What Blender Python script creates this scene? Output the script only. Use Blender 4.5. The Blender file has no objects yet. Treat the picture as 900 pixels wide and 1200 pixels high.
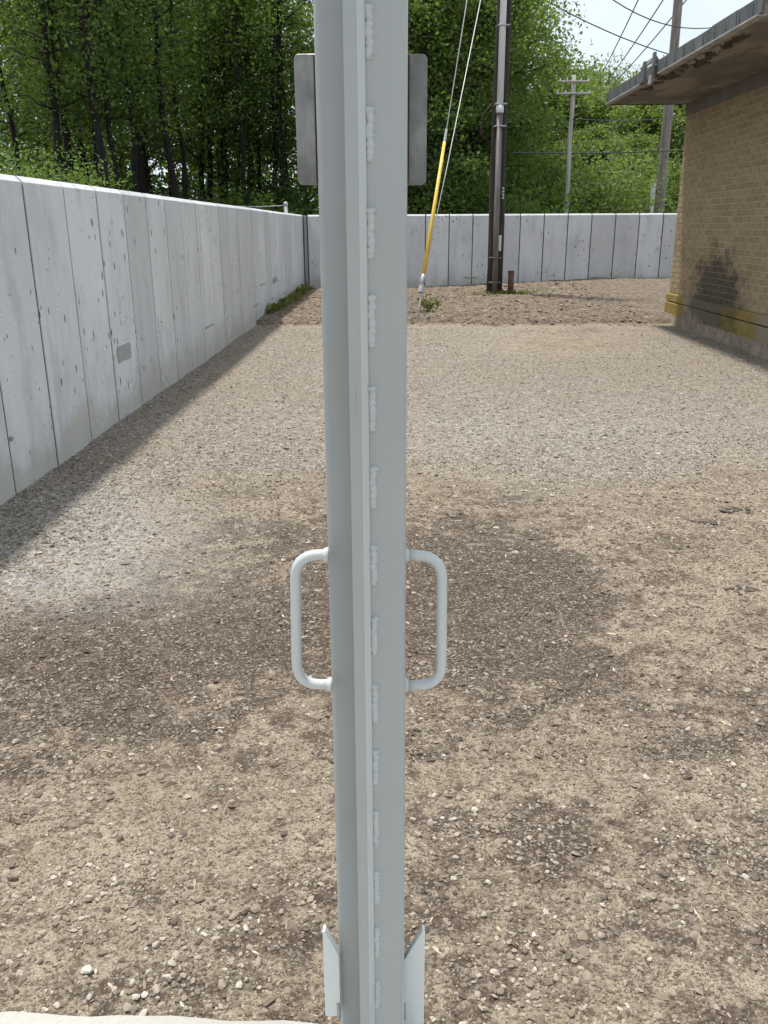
import bpy, math, random
import numpy as np
from mathutils import Matrix, Vector

# ------------------------------------------------------------------ camera, sky, sun, exposure
SC = bpy.context.scene
COL = SC.collection
HC, FPX = 1.4, 1000.0
YAW, PIT, ROLL = math.radians(0.75), math.radians(18.42), math.radians(-0.27)
cam_data = bpy.data.cameras.new('camera')
cam = bpy.data.objects.new('camera', cam_data)
COL.objects.link(cam)
CM = Matrix.Rotation(YAW, 3, 'Z') @ Matrix.Rotation(math.pi / 2 - PIT, 3, 'X') @ Matrix.Rotation(ROLL, 3, 'Z')
cam.matrix_world = Matrix.Translation((0, 0, HC)) @ CM.to_4x4()
cam_data.sensor_fit = 'VERTICAL'
cam_data.sensor_height = 36
cam_data.lens = FPX / 1200 * 36
cam_data.clip_start = 0.05
cam_data.clip_end = 2000
SC.camera = cam

SUN_DIR = Vector((-0.24, 0.22, 1.0)).normalized()      # towards the sun
SUN_STRENGTH, SUN_ANGLE = 4.2, 4.0
SKY_STRENGTH, EXPOSURE = 0.125, 0.30
sun_data = bpy.data.lights.new('sun', 'SUN')
sun_data.energy = SUN_STRENGTH
sun_data.angle = math.radians(SUN_ANGLE)
sun_data.color = (1.0, 0.965, 0.9)
sun = bpy.data.objects.new('sun', sun_data)
COL.objects.link(sun)
sun.location = (-10, 15, 40)
sun.rotation_euler = SUN_DIR.to_track_quat('Z', 'Y').to_euler()

world = bpy.data.worlds.new('World')
SC.world = world
world.use_nodes = True
wn = world.node_tree
for n in list(wn.nodes):
    wn.nodes.remove(n)
w_out = wn.nodes.new('ShaderNodeOutputWorld')
w_bg = wn.nodes.new('ShaderNodeBackground')
w_sky = wn.nodes.new('ShaderNodeTexSky')
w_sky.sky_type = 'NISHITA'
w_sky.sun_disc = False
w_sky.sun_elevation = math.asin(SUN_DIR.z)
w_sky.sun_rotation = math.atan2(SUN_DIR.x, SUN_DIR.y)
w_sky.air_density = 1.0
w_sky.dust_density = 2.0
w_tc = wn.nodes.new('ShaderNodeTexCoord')
w_map = wn.nodes.new('ShaderNodeMapping')
w_map.inputs['Scale'].default_value = (1.6, 1.6, 3.6)
w_noise = wn.nodes.new('ShaderNodeTexNoise')
w_noise.inputs['Scale'].default_value = 2.2
w_noise.inputs['Detail'].default_value = 6
w_noise.inputs['Roughness'].default_value = 0.6
w_ramp = wn.nodes.new('ShaderNodeValToRGB')
w_ramp.color_ramp.elements[0].position = 0.3
w_ramp.color_ramp.elements[0].color = (0.66, 0.66, 0.66, 1)
w_ramp.color_ramp.elements[1].position = 0.62
w_ramp.color_ramp.elements[1].color = (0.93, 0.93, 0.93, 1)
w_mix = wn.nodes.new('ShaderNodeMix')
w_mix.data_type = 'RGBA'
w_mix.inputs['B'].default_value = (6.3, 7.0, 7.7, 1)            # thin bright cloud
wn.links.new(w_tc.outputs['Generated'], w_map.inputs['Vector'])
wn.links.new(w_map.outputs['Vector'], w_noise.inputs['Vector'])
wn.links.new(w_noise.outputs['Fac'], w_ramp.inputs['Fac'])
wn.links.new(w_ramp.outputs['Color'], w_mix.inputs['Factor'])
wn.links.new(w_sky.outputs['Color'], w_mix.inputs['A'])
wn.links.new(w_mix.outputs['Result'], w_bg.inputs['Color'])
wn.links.new(w_bg.outputs['Background'], w_out.inputs['Surface'])
w_bg.inputs['Strength'].default_value = SKY_STRENGTH

SC.render.engine = 'CYCLES'
SC.cycles.use_denoising = True
SC.cycles.denoiser = 'OPENIMAGEDENOISE'
SC.cycles.denoising_prefilter = 'ACCURATE'
SC.cycles.use_adaptive_sampling = True
SC.cycles.adaptive_threshold = 0.02
SC.cycles.use_light_tree = False
SC.cycles.max_bounces = 4
SC.cycles.diffuse_bounces = 2
SC.cycles.glossy_bounces = 2
SC.cycles.transmission_bounces = 2
SC.cycles.transparent_max_bounces = 4
SC.cycles.caustics_reflective = False
SC.cycles.caustics_refractive = False
SC.view_settings.view_transform = 'Standard'
SC.view_settings.look = 'None'
SC.view_settings.gamma = 1
SC.view_settings.exposure = EXPOSURE
SC.view_settings.use_curve_mapping = False

# ------------------------------------------------------------------ helpers
RNG = np.random.default_rng(7)
random.seed(7)


def ray(px, py):
    return CM @ Vector(((px - 450) / FPX, -(py - 600) / FPX, -1))


def on_ground(px, py, z=0.0):
    d = ray(px, py)
    t = (z - HC) / d.z
    return Vector((d.x * t, d.y * t, z))


def at_y(px, py, y):
    d = ray(px, py)
    t = y / d.y
    return Vector((d.x * t, y, HC + d.z * t))


def at_x(px, py, x):
    d = ray(px, py)
    t = x / d.x
    return Vector((x, d.y * t, HC + d.z * t))


def tag(o, label=None, cat=None, group=None, kind=None):
    if label:
        o['label'] = label
    if cat:
        o['category'] = cat
    if group:
        o['group'] = group
    if kind:
        o['kind'] = kind
    return o


def empty(name, loc=(0, 0, 0)):
    o = bpy.data.objects.new(name, None)
    COL.objects.link(o)
    o.location = loc
    return o


def link(name, me, parent=None, loc=None):
    o = bpy.data.objects.new(name, me)
    COL.objects.link(o)
    if parent is not None:
        o.parent = parent
    if loc is not None:
        o.location = loc
    return o


def np_mesh(name, verts, faces, mat=None, smooth=False):
    """verts (n,3), faces (m,k) arrays, all faces with k corners"""
    verts = np.asarray(verts, np.float32)
    faces = np.asarray(faces, np.int32)
    me = bpy.data.meshes.new(name)
    m, k = faces.shape
    me.vertices.add(len(verts))
    me.vertices.foreach_set('co', verts.ravel())
    me.loops.add(m * k)
    me.loops.foreach_set('vertex_index', faces.ravel())
    me.polygons.add(m)
    me.polygons.foreach_set('loop_start', np.arange(0, m * k, k, dtype=np.int32))
    me.polygons.foreach_set('loop_total', np.full(m, k, np.int32))
    me.polygons.foreach_set('use_smooth', np.full(m, smooth, bool))
    me.update(calc_edges=True)
    if mat:
        me.materials.append(mat)
    return me


class MB:
    def __init__(self):
        self.v, self.f = [], []

    def box(self, x0, x1, y0, y1, z0, z1):
        b = len(self.v)
        self.v += [(x0, y0, z0), (x1, y0, z0), (x1, y1, z0), (x0, y1, z0),
                   (x0, y0, z1), (x1, y0, z1), (x1, y1, z1), (x0, y1, z1)]
        self.f += [tuple(b + i for i in q) for q in
                   ((0, 3, 2, 1), (4, 5, 6, 7), (0, 1, 5, 4), (1, 2, 6, 5), (2, 3, 7, 6), (3, 0, 4, 7))]
        return self

    def prism(self, pts, a, b, axis='z', cap=True):
        """extrude a closed 2-D outline from a to b along the axis (z: pts=(x,y), y: pts=(x,z), x: pts=(y,z))"""
        n, s = len(pts), len(self.v)
        for h in (a, b):
            for p in pts:
                self.v.append({'z': (p[0], p[1], h), 'y': (p[0], h, p[1]), 'x': (h, p[0], p[1])}[axis])
        for i in range(n):
            j = (i + 1) % n
            self.f.append((s + i, s + j, s + n + j, s + n + i))
        if cap:
            self.f.append(tuple(s + i for i in reversed(range(n))))
            self.f.append(tuple(s + n + i for i in range(n)))
        return self

    def tube(self, path, rad, n=8, cap=True):
        path = [Vector(p) for p in path]
        if not hasattr(rad, '__len__'):
            rad = [rad] * len(path)
        s = len(self.v)
        t0 = (path[1] - path[0]).normalized()
        ref = Vector((1, 0, 0)) if abs(t0.x) < 0.8 else Vector((0, 1, 0))
        u = t0.cross(ref).normalized()
        for i, p in enumerate(path):
            a = path[max(i - 1, 0)]
            c = path[min(i + 1, len(path) - 1)]
            t = (c - a).normalized()
            u = (u - t * u.dot(t)).normalized()
            w = t.cross(u)
            for k in range(n):
                q = 2 * math.pi * k / n
                self.v.append(tuple(p + (u * math.cos(q) + w * math.sin(q)) * rad[i]))
        for i in range(len(path) - 1):
            for k in range(n):
                k2 = (k + 1) % n
                self.f.append((s + i * n + k, s + i * n + k2, s + (i + 1) * n + k2, s + (i + 1) * n + k))
        if cap:
            self.f.append(tuple(s + k for k in reversed(range(n))))
            e = s + (len(path) - 1) * n
            self.f.append(tuple(e + k for k in range(n)))
        return self

    def build(self, name, mat, parent=None, smooth=False, bevel=0.0, loc=None, segs=2):
        import bmesh
        me = bpy.data.meshes.new(name)
        me.from_pydata(self.v, [], self.f)
        bm = bmesh.new()
        bm.from_mesh(me)
        bmesh.ops.recalc_face_normals(bm, faces=bm.faces)
        if bevel > 0:
            bmesh.ops.bevel(bm, geom=list(bm.edges), offset=bevel, segments=segs, profile=0.6, affect='EDGES')
        bm.to_mesh(me)
        bm.free()
        if smooth:
            me.polygons.foreach_set('use_smooth', [True] * len(me.polygons))
        if mat:
            me.materials.append(mat)
        return link(name, me, parent, loc)


def smoothstep(a, b, x):
    t = np.clip((np.asarray(x, float) - a) / (b - a), 0, 1)
    return t * t * (3 - 2 * t)


def vnoise(x, y, seed=0):
    x = np.asarray(x, float)
    y = np.asarray(y, float)
    xi, yi = np.floor(x).astype(np.int64), np.floor(y).astype(np.int64)
    fx, fy = x - xi, y - yi
    fx = fx * fx * (3 - 2 * fx)
    fy = fy * fy * (3 - 2 * fy)

    def h(i, j):
        n = (i * 374761393 + j * 668265263 + seed * 1442695041) & 0xFFFFFFFF
        n = ((n ^ (n >> 13)) * 1274126177) & 0xFFFFFFFF
        return ((n ^ (n >> 16)) & 0xFFFF) / 65535.0
    return (h(xi, yi) * (1 - fx) + h(xi + 1, yi) * fx) * (1 - fy) + (h(xi, yi + 1) * (1 - fx) + h(xi + 1, yi + 1) * fx) * fy


def fbm(x, y, oct=4, seed=0):
    s, a, tot = 0, 1.0, 0
    for i in range(oct):
        s = s + a * vnoise(x * 2 ** i + 17.3 * i, y * 2 ** i - 9.1 * i, seed + i)
        tot += a
        a *= 0.55
    return s / tot


# ---- material helper
class Mat:
    def __init__(self, name, rough=0.8, metal=0.0, spec=0.5):
        self.m = bpy.data.materials.new(name)
        self.m.use_nodes = True
        self.t = self.m.node_tree
        self.b = self.t.nodes['Principled BSDF']
        self.b.inputs['Roughness'].default_value = rough
        self.b.inputs['Metallic'].default_value = metal
        self.b.inputs['Specular IOR Level'].default_value = spec
        self.geo = self.t.nodes.new('ShaderNodeNewGeometry')
        self.pos = self.geo.outputs['Position']

    def put(self, sock, v):
        if isinstance(v, bpy.types.NodeSocket):
            self.t.links.new(v, sock)
        elif isinstance(v, (int, float)):
            sock.default_value = v
        else:
            v = tuple(v)
            sock.default_value = v if len(v) == len(sock.default_value) else v + (1,)

    def mapping(self, vec, scale=(1, 1, 1), loc=(0, 0, 0), rot=(0, 0, 0)):
        n = self.t.nodes.new('ShaderNodeMapping')
        self.t.links.new(vec, n.inputs['Vector'])
        n.inputs['Scale'].default_value = scale
        n.inputs['Location'].default_value = loc
        n.inputs['Rotation'].default_value = rot
        return n.outputs['Vector']

    def noise(self, scale, detail=3, rough=0.55, vec=None, out='Fac'):
        n = self.t.nodes.new('ShaderNodeTexNoise')
        self.t.links.new(vec or self.pos, n.inputs['Vector'])
        n.inputs['Scale'].default_value = scale
        n.inputs['Detail'].default_value = detail
        n.inputs['Roughness'].default_value = rough
        return n.outputs[out]

    def voronoi(self, scale, out='Distance', vec=None, feature='F1', rnd=1.0):
        n = self.t.nodes.new('ShaderNodeTexVoronoi')
        n.feature = feature
        self.t.links.new(vec or self.pos, n.inputs['Vector'])
        n.inputs['Scale'].default_value = scale
        n.inputs['Randomness'].default_value = rnd
        return n.outputs[out]

    def ramp(self, fac, stops):
        n = self.t.nodes.new('ShaderNodeValToRGB')
        self.t.links.new(fac, n.inputs['Fac'])
        cr = n.color_ramp
        while len(cr.elements) < len(stops):
            cr.elements.new(0.5)
        for e, (p, c) in zip(cr.elements, stops):
            e.position = p
            e.color = (c, c, c, 1) if isinstance(c, (int, float)) else tuple(c) + (1,)
        return n.outputs['Color']

    def range(self, fac, a, b, c=0.0, d=1.0):
        n = self.t.nodes.new('ShaderNodeMapRange')
        n.interpolation_type = 'SMOOTHSTEP'
        self.put(n.inputs['Value'], fac)
        for i, v in enumerate((a, b, c, d)):
            n.inputs[i + 1].default_value = v
        return n.outputs[0]

    def mix(self, fac, a, b, mode='MIX'):
        n = self.t.nodes.new('ShaderNodeMix')
        n.data_type = 'RGBA'
        n.blend_type = mode
        self.put(n.inputs['Factor'], fac)
        self.put(n.inputs['A'], a)
        self.put(n.inputs['B'], b)
        return n.outputs['Result']

    def math(self, op, a, b=0.0):
        n = self.t.nodes.new('ShaderNodeMath')
        n.operation = op
        self.put(n.inputs[0], a)
        self.put(n.inputs[1], b)
        return n.outputs[0]

    def sep(self, vec=None):
        n = self.t.nodes.new('ShaderNodeSeparateXYZ')
        self.t.links.new(vec or self.pos, n.inputs[0])
        return n.outputs

    def attr(self, name):
        n = self.t.nodes.new('ShaderNodeAttribute')
        n.attribute_name = name
        return n.outputs['Fac']

    def objrand(self):
        return self.t.nodes.new('ShaderNodeObjectInfo').outputs['Random']

    def island(self):
        return self.geo.outputs['Random Per Island']

    def bump(self, height, strength=0.3, dist=0.01):
        n = self.t.nodes.new('ShaderNodeBump')
        n.inputs['Strength'].default_value = strength
        n.inputs['Distance'].default_value = dist
        self.t.links.new(height, n.inputs['Height'])
        if self.b.inputs['Normal'].is_linked:
            self.t.links.new(self.b.inputs['Normal'].links[0].from_socket, n.inputs['Normal'])
        self.t.links.new(n.outputs['Normal'], self.b.inputs['Normal'])

    def color(self, v):
        self.put(self.b.inputs['Base Color'], v)
        return self

    def rough(self, v):
        self.put(self.b.inputs['Roughness'], v)


M = {}


def mat_paint(name='grey_paint', k=1.0):
    m = Mat(name, rough=0.42)
    c = m.mix(m.noise(7, 3), (0.335 * k, 0.354 * k, 0.350 * k), (0.37 * k, 0.390 * k, 0.386 * k))
    specks = m.range(m.voronoi(23, vec=m.mapping(m.pos, (1, 1, 0.55))), 0.0, 0.07, 1, 0)
    specks = m.math('MULTIPLY', specks, m.range(m.noise(5.1, 2), 0.47, 0.55))
    scr = m.math('MULTIPLY', m.range(m.noise(160, 2, vec=m.mapping(m.pos, (1, 1, 0.05), (0, 0, 0), (0, 0.25, 0))), 0.70, 0.76), m.range(m.noise(4.3, 3), 0.55, 0.68))
    c = m.mix(m.math('MULTIPLY', scr, 0.55), c, (0.16, 0.155, 0.15))
    smudge = m.range(m.noise(11, 5, 0.65, vec=m.mapping(m.pos, (1, 1, 0.4))), 0.56, 0.75, 0, 0.4)
    c = m.mix(smudge, c, (0.29, 0.30, 0.29))
    m.color(m.mix(specks, c, (0.09, 0.085, 0.08)))
    m.rough(m.range(m.noise(30, 3), 0.3, 0.7, 0.28, 0.42))
    m.bump(m.noise(420, 2), 0.06, 0.002)
    m.bump(m.noise(24, 2), 0.10, 0.004)
    return m.m


def mat_steel():
    m = Mat('stainless_steel', rough=0.38, metal=0.85)
    n = m.noise(18, 4, 0.6, vec=m.mapping(m.pos, (1, 1, 0.45)))
    m.color(m.ramp(n, [(0.30, (0.14, 0.14, 0.135)), (0.5, (0.20, 0.198, 0.192)), (0.70, (0.36, 0.35, 0.335))]))
    m.rough(m.range(m.noise(45, 3), 0.3, 0.7, 0.34, 0.55))
    m.bump(m.noise(900, 2, vec=m.mapping(m.pos, (1, 1, 0.05))), 0.05, 0.001)
    return m.m


def mat_concrete(name, base_lo, base_hi, joint=False):
    m = Mat(name, rough=0.85, spec=0.3)
    vert = m.mapping(m.pos, (1.0, 1.0, 0.3))
    big = m.noise(0.9, 4, 0.6)
    streak = m.noise(4.2, 5, 0.6, vec=vert)
    fine = m.noise(60, 4, 0.65)
    c = m.mix(m.range(big, 0.3, 0.7), base_lo, base_hi)
    c = m.mix(m.range(streak, 0.48, 0.72, 0, 0.5), c, tuple(0.62 * v for v in base_lo))
    c = m.mix(m.range(streak, 0.44, 0.25, 0, 0.35), c, tuple(min(0.86, 1.22 * v) for v in base_hi))
    c = m.mix(m.range(fine, 0.35, 0.75, 0, 0.22), c, (0.30, 0.30, 0.30))
    if not joint:
        rnd = m.math('MULTIPLY', m.math('POWER', m.objrand(), 2.0), 0.6)
        c = m.mix(rnd, c, tuple(0.72 * v for v in base_lo))
        # air-holes and spalls, taller than wide, in scattered crowds
        pit = m.voronoi(7.5, vec=m.mapping(m.pos, (1.7, 1.7, 0.75)))
        pitn = m.noise(70, 3, 0.7)
        size = m.math('MULTIPLY', m.range(m.noise(1.7, 3), 0.42, 0.66), 0.16)
        pitm = m.math('LESS_THAN', m.math('ADD', pit, m.math('MULTIPLY', pitn, 0.12)), m.math('ADD', size, 0.085))
        pit2 = m.math('LESS_THAN', m.voronoi(19, vec=m.mapping(m.pos, (1.4, 1.4, 0.8))), m.math('MULTIPLY', m.range(m.noise(2.3, 3), 0.44, 0.7), 0.24))
        hole = m.math('MAXIMUM', pitm, pit2)
        c = m.mix(m.math('MULTIPLY', hole, 0.8), c, (0.085, 0.085, 0.085))
        # soil splash and yellowish stain near the foot, ragged
        z = m.sep()[2]
        edge = m.math('ADD', m.math('MULTIPLY', m.noise(2.1, 5, 0.65), 0.9), -0.28)
        foot = m.range(m.math('SUBTRACT', z, edge), -0.05, 0.17, 0.5, 0)
        c = m.mix(foot, c, (0.40, 0.37, 0.28))
        run = m.range(m.noise(2.6, 4, 0.6, vec=m.mapping(m.pos, (1, 1, 0.08), (3, 5, 0))), 0.56, 0.72, 0, 0.4)
        c = m.mix(run, c, (0.36, 0.36, 0.35))
        h = m.math('SUBTRACT', fine, hole)
        m.bump(h, 0.35, 0.006)
    else:
        m.bump(fine, 0.6, 0.01)
    m.color(c)
    return m.m


def mat_simple(name, a, b, scale, rough=0.8, bump=0.2, metal=0.0, stretch=(1, 1, 1), detail=4, lo=0.3, hi=0.7, dist=0.01):
    m = Mat(name, rough=rough, metal=metal)
    v = m.mapping(m.pos, stretch)
    n = m.noise(scale, detail, 0.62, vec=v)
    m.color(m.mix(m.range(n, lo, hi), a, b))
    if bump:
        m.bump(n, bump, dist)
    return m.m


def mat_leaf(name, c1, c2, c3, trans=0.45):
    m = Mat(name, rough=0.5, spec=0.35)
    r = m.math('FRACT', m.math('ADD', m.island(), m.objrand()))
    c = m.ramp(r, [(0.0, c1), (0.55, c2), (1.0, c3)])
    clump = m.range(m.noise(0.7, 3, 0.6), 0.35, 0.68)
    c = m.mix(m.math('MULTIPLY', clump, 0.55), c, c3)
    m.color(c)
    tr = m.t.nodes.new('ShaderNodeBsdfTranslucent')
    m.put(tr.inputs['Color'], m.mix(1.0, c, (1.25, 1.35, 0.55), 'MULTIPLY'))
    ms = m.t.nodes.new('ShaderNodeMixShader')
    ms.inputs[0].default_value = trans
    out = m.t.nodes['Material Output']
    m.t.links.new(m.b.outputs[0], ms.inputs[1])
    m.t.links.new(tr.outputs[0], ms.inputs[2])
    m.t.links.new(ms.outputs[0], out.inputs['Surface'])
    return m.m


def mat_ground():
    m = Mat('dirt_and_gravel', rough=0.95, spec=0.15)
    damp, grav, litter, pale, forest = (m.attr(a) for a in ('damp', 'gravel', 'litter', 'pale', 'forest'))
    n1 = m.noise(2.3, 6, 0.66)
    n2 = m.noise(16, 5, 0.7)
    n3 = m.noise(95, 4, 0.7)
    tan = m.mix(m.range(n1, 0.3, 0.7), (0.30, 0.235, 0.166), (0.45, 0.37, 0.272))
    tan = m.mix(m.range(n2, 0.42, 0.72, 0, 0.55), tan, (0.155, 0.116, 0.080))
    dark = m.mix(m.range(n2, 0.3, 0.7), (0.078, 0.056, 0.041), (0.150, 0.112, 0.081))
    n4 = m.noise(6.5, 6, 0.72, vec=m.mapping(m.pos, (1, 1.35, 1)))
    dm = m.range(m.math('ADD', damp, m.math('MULTIPLY', m.math('ADD', m.math('ADD', n2, m.math('MULTIPLY', n4, 1.3)), -1.15), 2.4)), 0.12, 0.80)
    c = m.mix(dm, tan, dark)
    # crushed stone, one tone for each cell
    cell = m.voronoi(58, out='Color')
    cellv = m.sep(cell)[0]
    gcol = m.ramp(cellv, [(0.0, (0.12, 0.10, 0.081)), (0.3, (0.285, 0.24, 0.194)), (0.75, (0.45, 0.39, 0.32)), (1.0, (0.63, 0.58, 0.51))])
    gcol = m.mix(m.range(n1, 0.35, 0.7, 0.1, 0.6), gcol, (0.385, 0.312, 0.228))
    gm = m.range(m.math('ADD', grav, m.math('MULTIPLY', m.math('ADD', n2, -0.5), 1.1)), 0.3, 0.7)
    c = m.mix(gm, c, gcol)
    c = m.mix(m.math('MULTIPLY', pale, m.range(n2, 0.3, 0.7, 0.35, 1.0)), c, m.mix(cellv, (0.34, 0.33, 0.31), (0.62, 0.61, 0.59)))
    # brown soil with dead leaves
    lcell = m.sep(m.voronoi(24, out='Color', vec=m.mapping(m.pos, (1, 1.5, 1))))[0]
    lcol = m.ramp(lcell, [(0.0, (0.07, 0.048, 0.034)), (0.45, (0.165, 0.124, 0.088)), (1.0, (0.31, 0.245, 0.18))])
    c = m.mix(m.range(m.math('ADD', litter, m.math('MULTIPLY', m.math('ADD', n2, -0.5), 0.8)), 0.3, 0.7), c, lcol)
    c = m.mix(forest, c, m.mix(n2, (0.03, 0.026, 0.016), (0.06, 0.06, 0.025)))
    # grit: small light and dark specks everywhere
    grit = m.sep(m.voronoi(240, out='Color'))[0]
    c = m.mix(m.range(grit, 0.86, 0.99, 0, 0.6), c, (0.46, 0.42, 0.37))
    c = m.mix(m.range(grit, 0.30, 0.05, 0, 0.7), c, (0.06, 0.048, 0.039))
    g2 = m.sep(m.voronoi(112, out='Color', vec=m.mapping(m.pos, (1, 1.2, 1))))[0]
    c = m.mix(m.range(g2, 0.78, 0.97, 0, 0.4), c, (0.43, 0.375, 0.30))
    c = m.mix(m.range(g2, 0.32, 0.06, 0, 0.5), c, (0.07, 0.055, 0.043))
    m.color(c)
    m.bump(m.math('ADD', n3, m.math('MULTIPLY', n2, 1.2)), 1.0, 0.016)
    m.bump(m.voronoi(240), 0.35, 0.004)
    m.bump(m.math('MULTIPLY', m.voronoi(58), grav), 0.8, 0.018)
    return m.m


def mat_stone(name, stops, scale=60):
    m = Mat(name, rough=0.9, spec=0.2)
    r = m.math('FRACT', m.math('ADD', m.island(), m.objrand()))
    c = m.ramp(r, stops)
    c = m.mix(m.range(m.noise(scale * 2, 3), 0.35, 0.7, 0, 0.4), c, (0.23, 0.19, 0.15))
    m.color(c)
    m.bump(m.noise(scale * 4, 3), 0.3, 0.002)
    return m.m


def mat_brick():
    m = Mat('tan_brick', rough=0.9, spec=0.2)
    r = m.math('FRACT', m.math('ADD', m.island(), m.objrand()))
    c = m.ramp(r, [(0.0, (0.265, 0.205, 0.122)), (0.35, (0.315, 0.246, 0.148)), (0.8, (0.35, 0.276, 0.168)), (1.0, (0.28, 0.216, 0.13))])
    c = m.mix(m.range(m.noise(55, 4), 0.35, 0.75, 0, 0.5), c, (0.17, 0.115, 0.07))
    return brick_stain(m, c)


def mat_mortar():
    m = Mat('mortar', rough=0.95, spec=0.1)
    c = m.mix(m.noise(30, 4), (0.39, 0.325, 0.225), (0.48, 0.405, 0.29))
    return brick_stain(m, c, 0.65)


def brick_stain(m, c, amount=1.0):
    s = m.sep()
    dy = m.math('DIVIDE', m.math('SUBTRACT', s[1], 11.7), 1.15)
    dz = m.math('DIVIDE', m.math('SUBTRACT', s[2], 0.5), 0.72)
    d = m.math('SQRT', m.math('ADD', m.math('MULTIPLY', dy, dy), m.math('MULTIPLY', dz, dz)))
    d = m.math('ADD', d, m.math('MULTIPLY', m.math('ADD', m.noise(4, 6, 0.75), -0.5), 2.4))
    c = m.mix(m.range(d, 1.05, 0.45, 0, 0.82 * amount), c, (0.035, 0.033, 0.032))
    m.color(c)
    m.bump(m.noise(90, 3), 0.3, 0.004)
    return m.m


def mat_ledge():
    m = Mat('lichened_concrete', rough=0.9, spec=0.2)
    c = m.mix(m.noise(14, 5, 0.65), (0.20, 0.17, 0.12), (0.30, 0.26, 0.19))
    y = m.sep()[1]
    a = m.range(m.math('ABSOLUTE', m.math('SUBTRACT', y, 13.4)), 0.75, 0.4)
    b = m.range(m.math('ABSOLUTE', m.math('SUBTRACT', y, 10.75)), 0.75, 0.45)
    li = m.math('MULTIPLY', m.math('MAXIMUM', a, b), m.range(m.noise(5, 6, 0.75), 0.30, 0.52))
    c = m.mix(m.math('MULTIPLY', li, 0.9), c, m.mix(m.noise(25, 3), (0.20, 0.14, 0.022), (0.285, 0.205, 0.045)))
    return brick_stain(m, c, 0.75)


M['paint'] = mat_paint()
M['paint_lit'] = mat_paint('grey_paint_lit', 1.42)  # post paint lightened, sky light caught by the round handles put into the colour
M['paint_edge_lit'] = mat_paint('lit_edge_paint', 1.32)  # post paint lightened, light on the bar's right flank painted in
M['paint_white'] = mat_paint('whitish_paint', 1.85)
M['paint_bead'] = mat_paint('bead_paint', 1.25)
M['steel'] = mat_steel()
M['wall_concrete'] = mat_concrete('wall_concrete', (0.615, 0.618, 0.622), (0.705, 0.708, 0.713))
M['far_concrete'] = mat_concrete('far_wall_concrete', (0.565, 0.568, 0.572), (0.64, 0.645, 0.65))
M['joint_concrete'] = mat_concrete('joint_concrete', (0.03, 0.03, 0.03), (0.085, 0.085, 0.083), True)
M['patch_concrete'] = mat_concrete('patch_concrete', (0.30, 0.30, 0.30), (0.38, 0.38, 0.37), True)
M['slab_concrete'] = mat_concrete('slab_concrete', (0.36, 0.34, 0.30), (0.47, 0.445, 0.40), True)
M['ground'] = mat_ground()
M['brick'] = mat_brick()
M['mortar'] = mat_mortar()
M['ledge'] = mat_ledge()
M['footing'] = mat_simple('footing_concrete', (0.17, 0.135, 0.098), (0.29, 0.235, 0.175), 9, 0.9, 0.5)
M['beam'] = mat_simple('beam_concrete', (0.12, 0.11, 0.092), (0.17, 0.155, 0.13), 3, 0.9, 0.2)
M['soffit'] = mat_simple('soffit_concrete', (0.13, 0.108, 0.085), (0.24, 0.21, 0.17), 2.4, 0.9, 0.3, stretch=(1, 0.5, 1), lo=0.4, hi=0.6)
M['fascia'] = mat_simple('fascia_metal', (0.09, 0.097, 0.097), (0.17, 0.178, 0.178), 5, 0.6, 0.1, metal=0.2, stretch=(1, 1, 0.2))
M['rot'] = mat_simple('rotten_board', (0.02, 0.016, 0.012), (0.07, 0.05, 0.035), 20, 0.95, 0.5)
M['gutter'] = mat_simple('gutter_lip', (0.22, 0.21, 0.19), (0.34, 0.33, 0.31), 6, 0.6, 0.1)
M['pole_dark'] = mat_simple('dark_pole_wood', (0.012, 0.009, 0.007), (0.045, 0.033, 0.025), 30, 0.9, 0.6, stretch=(1, 1, 0.06))
M['pole_grey'] = mat_simple('grey_pole_wood', (0.17, 0.14, 0.12), (0.33, 0.30, 0.27), 24, 0.9, 0.5, stretch=(1, 1, 0.06))
M['pole_pale'] = mat_simple('pale_pole_wood', (0.30, 0.29, 0.26), (0.45, 0.43, 0.40), 24, 0.9, 0.4, stretch=(1, 1, 0.06))
M['conduit_dark'] = mat_simple('dark_conduit', (0.10, 0.094, 0.085), (0.16, 0.15, 0.135), 12, 0.6, 0.1, stretch=(1, 1, 0.3))
M['conduit_light'] = mat_simple('pale_conduit', (0.66, 0.69, 0.71), (0.74, 0.77, 0.79), 10, 0.5, 0.05, stretch=(1, 1, 0.3))
M['galv'] = mat_simple('galvanised_metal', (0.30, 0.31, 0.31), (0.45, 0.46, 0.46), 40, 0.5, 0.1, metal=0.4)
M['yellow'] = mat_simple('yellow_plastic', (0.62, 0.40, 0.035), (0.72, 0.50, 0.07), 12, 0.5, 0.05)
M['rust'] = mat_simple('rusty_pipe', (0.06, 0.035, 0.025), (0.16, 0.08, 0.05), 40, 0.9, 0.4)
M['white'] = mat_simple('white_plate', (0.62, 0.62, 0.60), (0.75, 0.75, 0.73), 30, 0.6, 0.0)
M['wire'] = mat_simple('dark_wire', (0.05, 0.05, 0.05), (0.09, 0.09, 0.09), 10, 0.7, 0.0)
M['guy'] = mat_simple('guy_wire_steel', (0.42, 0.42, 0.40), (0.55, 0.55, 0.53), 60, 0.5, 0.0, metal=0.3)
M['bark'] = mat_simple('bark', (0.006, 0.005, 0.004), (0.022, 0.018, 0.014), 18, 0.95, 0.6, stretch=(1, 1, 0.15))
M['bark_pale'] = mat_simple('pale_bark', (0.07, 0.062, 0.052), (0.16, 0.145, 0.12), 18, 0.95, 0.6, stretch=(1, 1, 0.2))
M['leaf_wood'] = mat_leaf('woodland_leaf', (0.046, 0.082, 0.024), (0.092, 0.152, 0.040), (0.20, 0.275, 0.08), 0.48)
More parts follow.
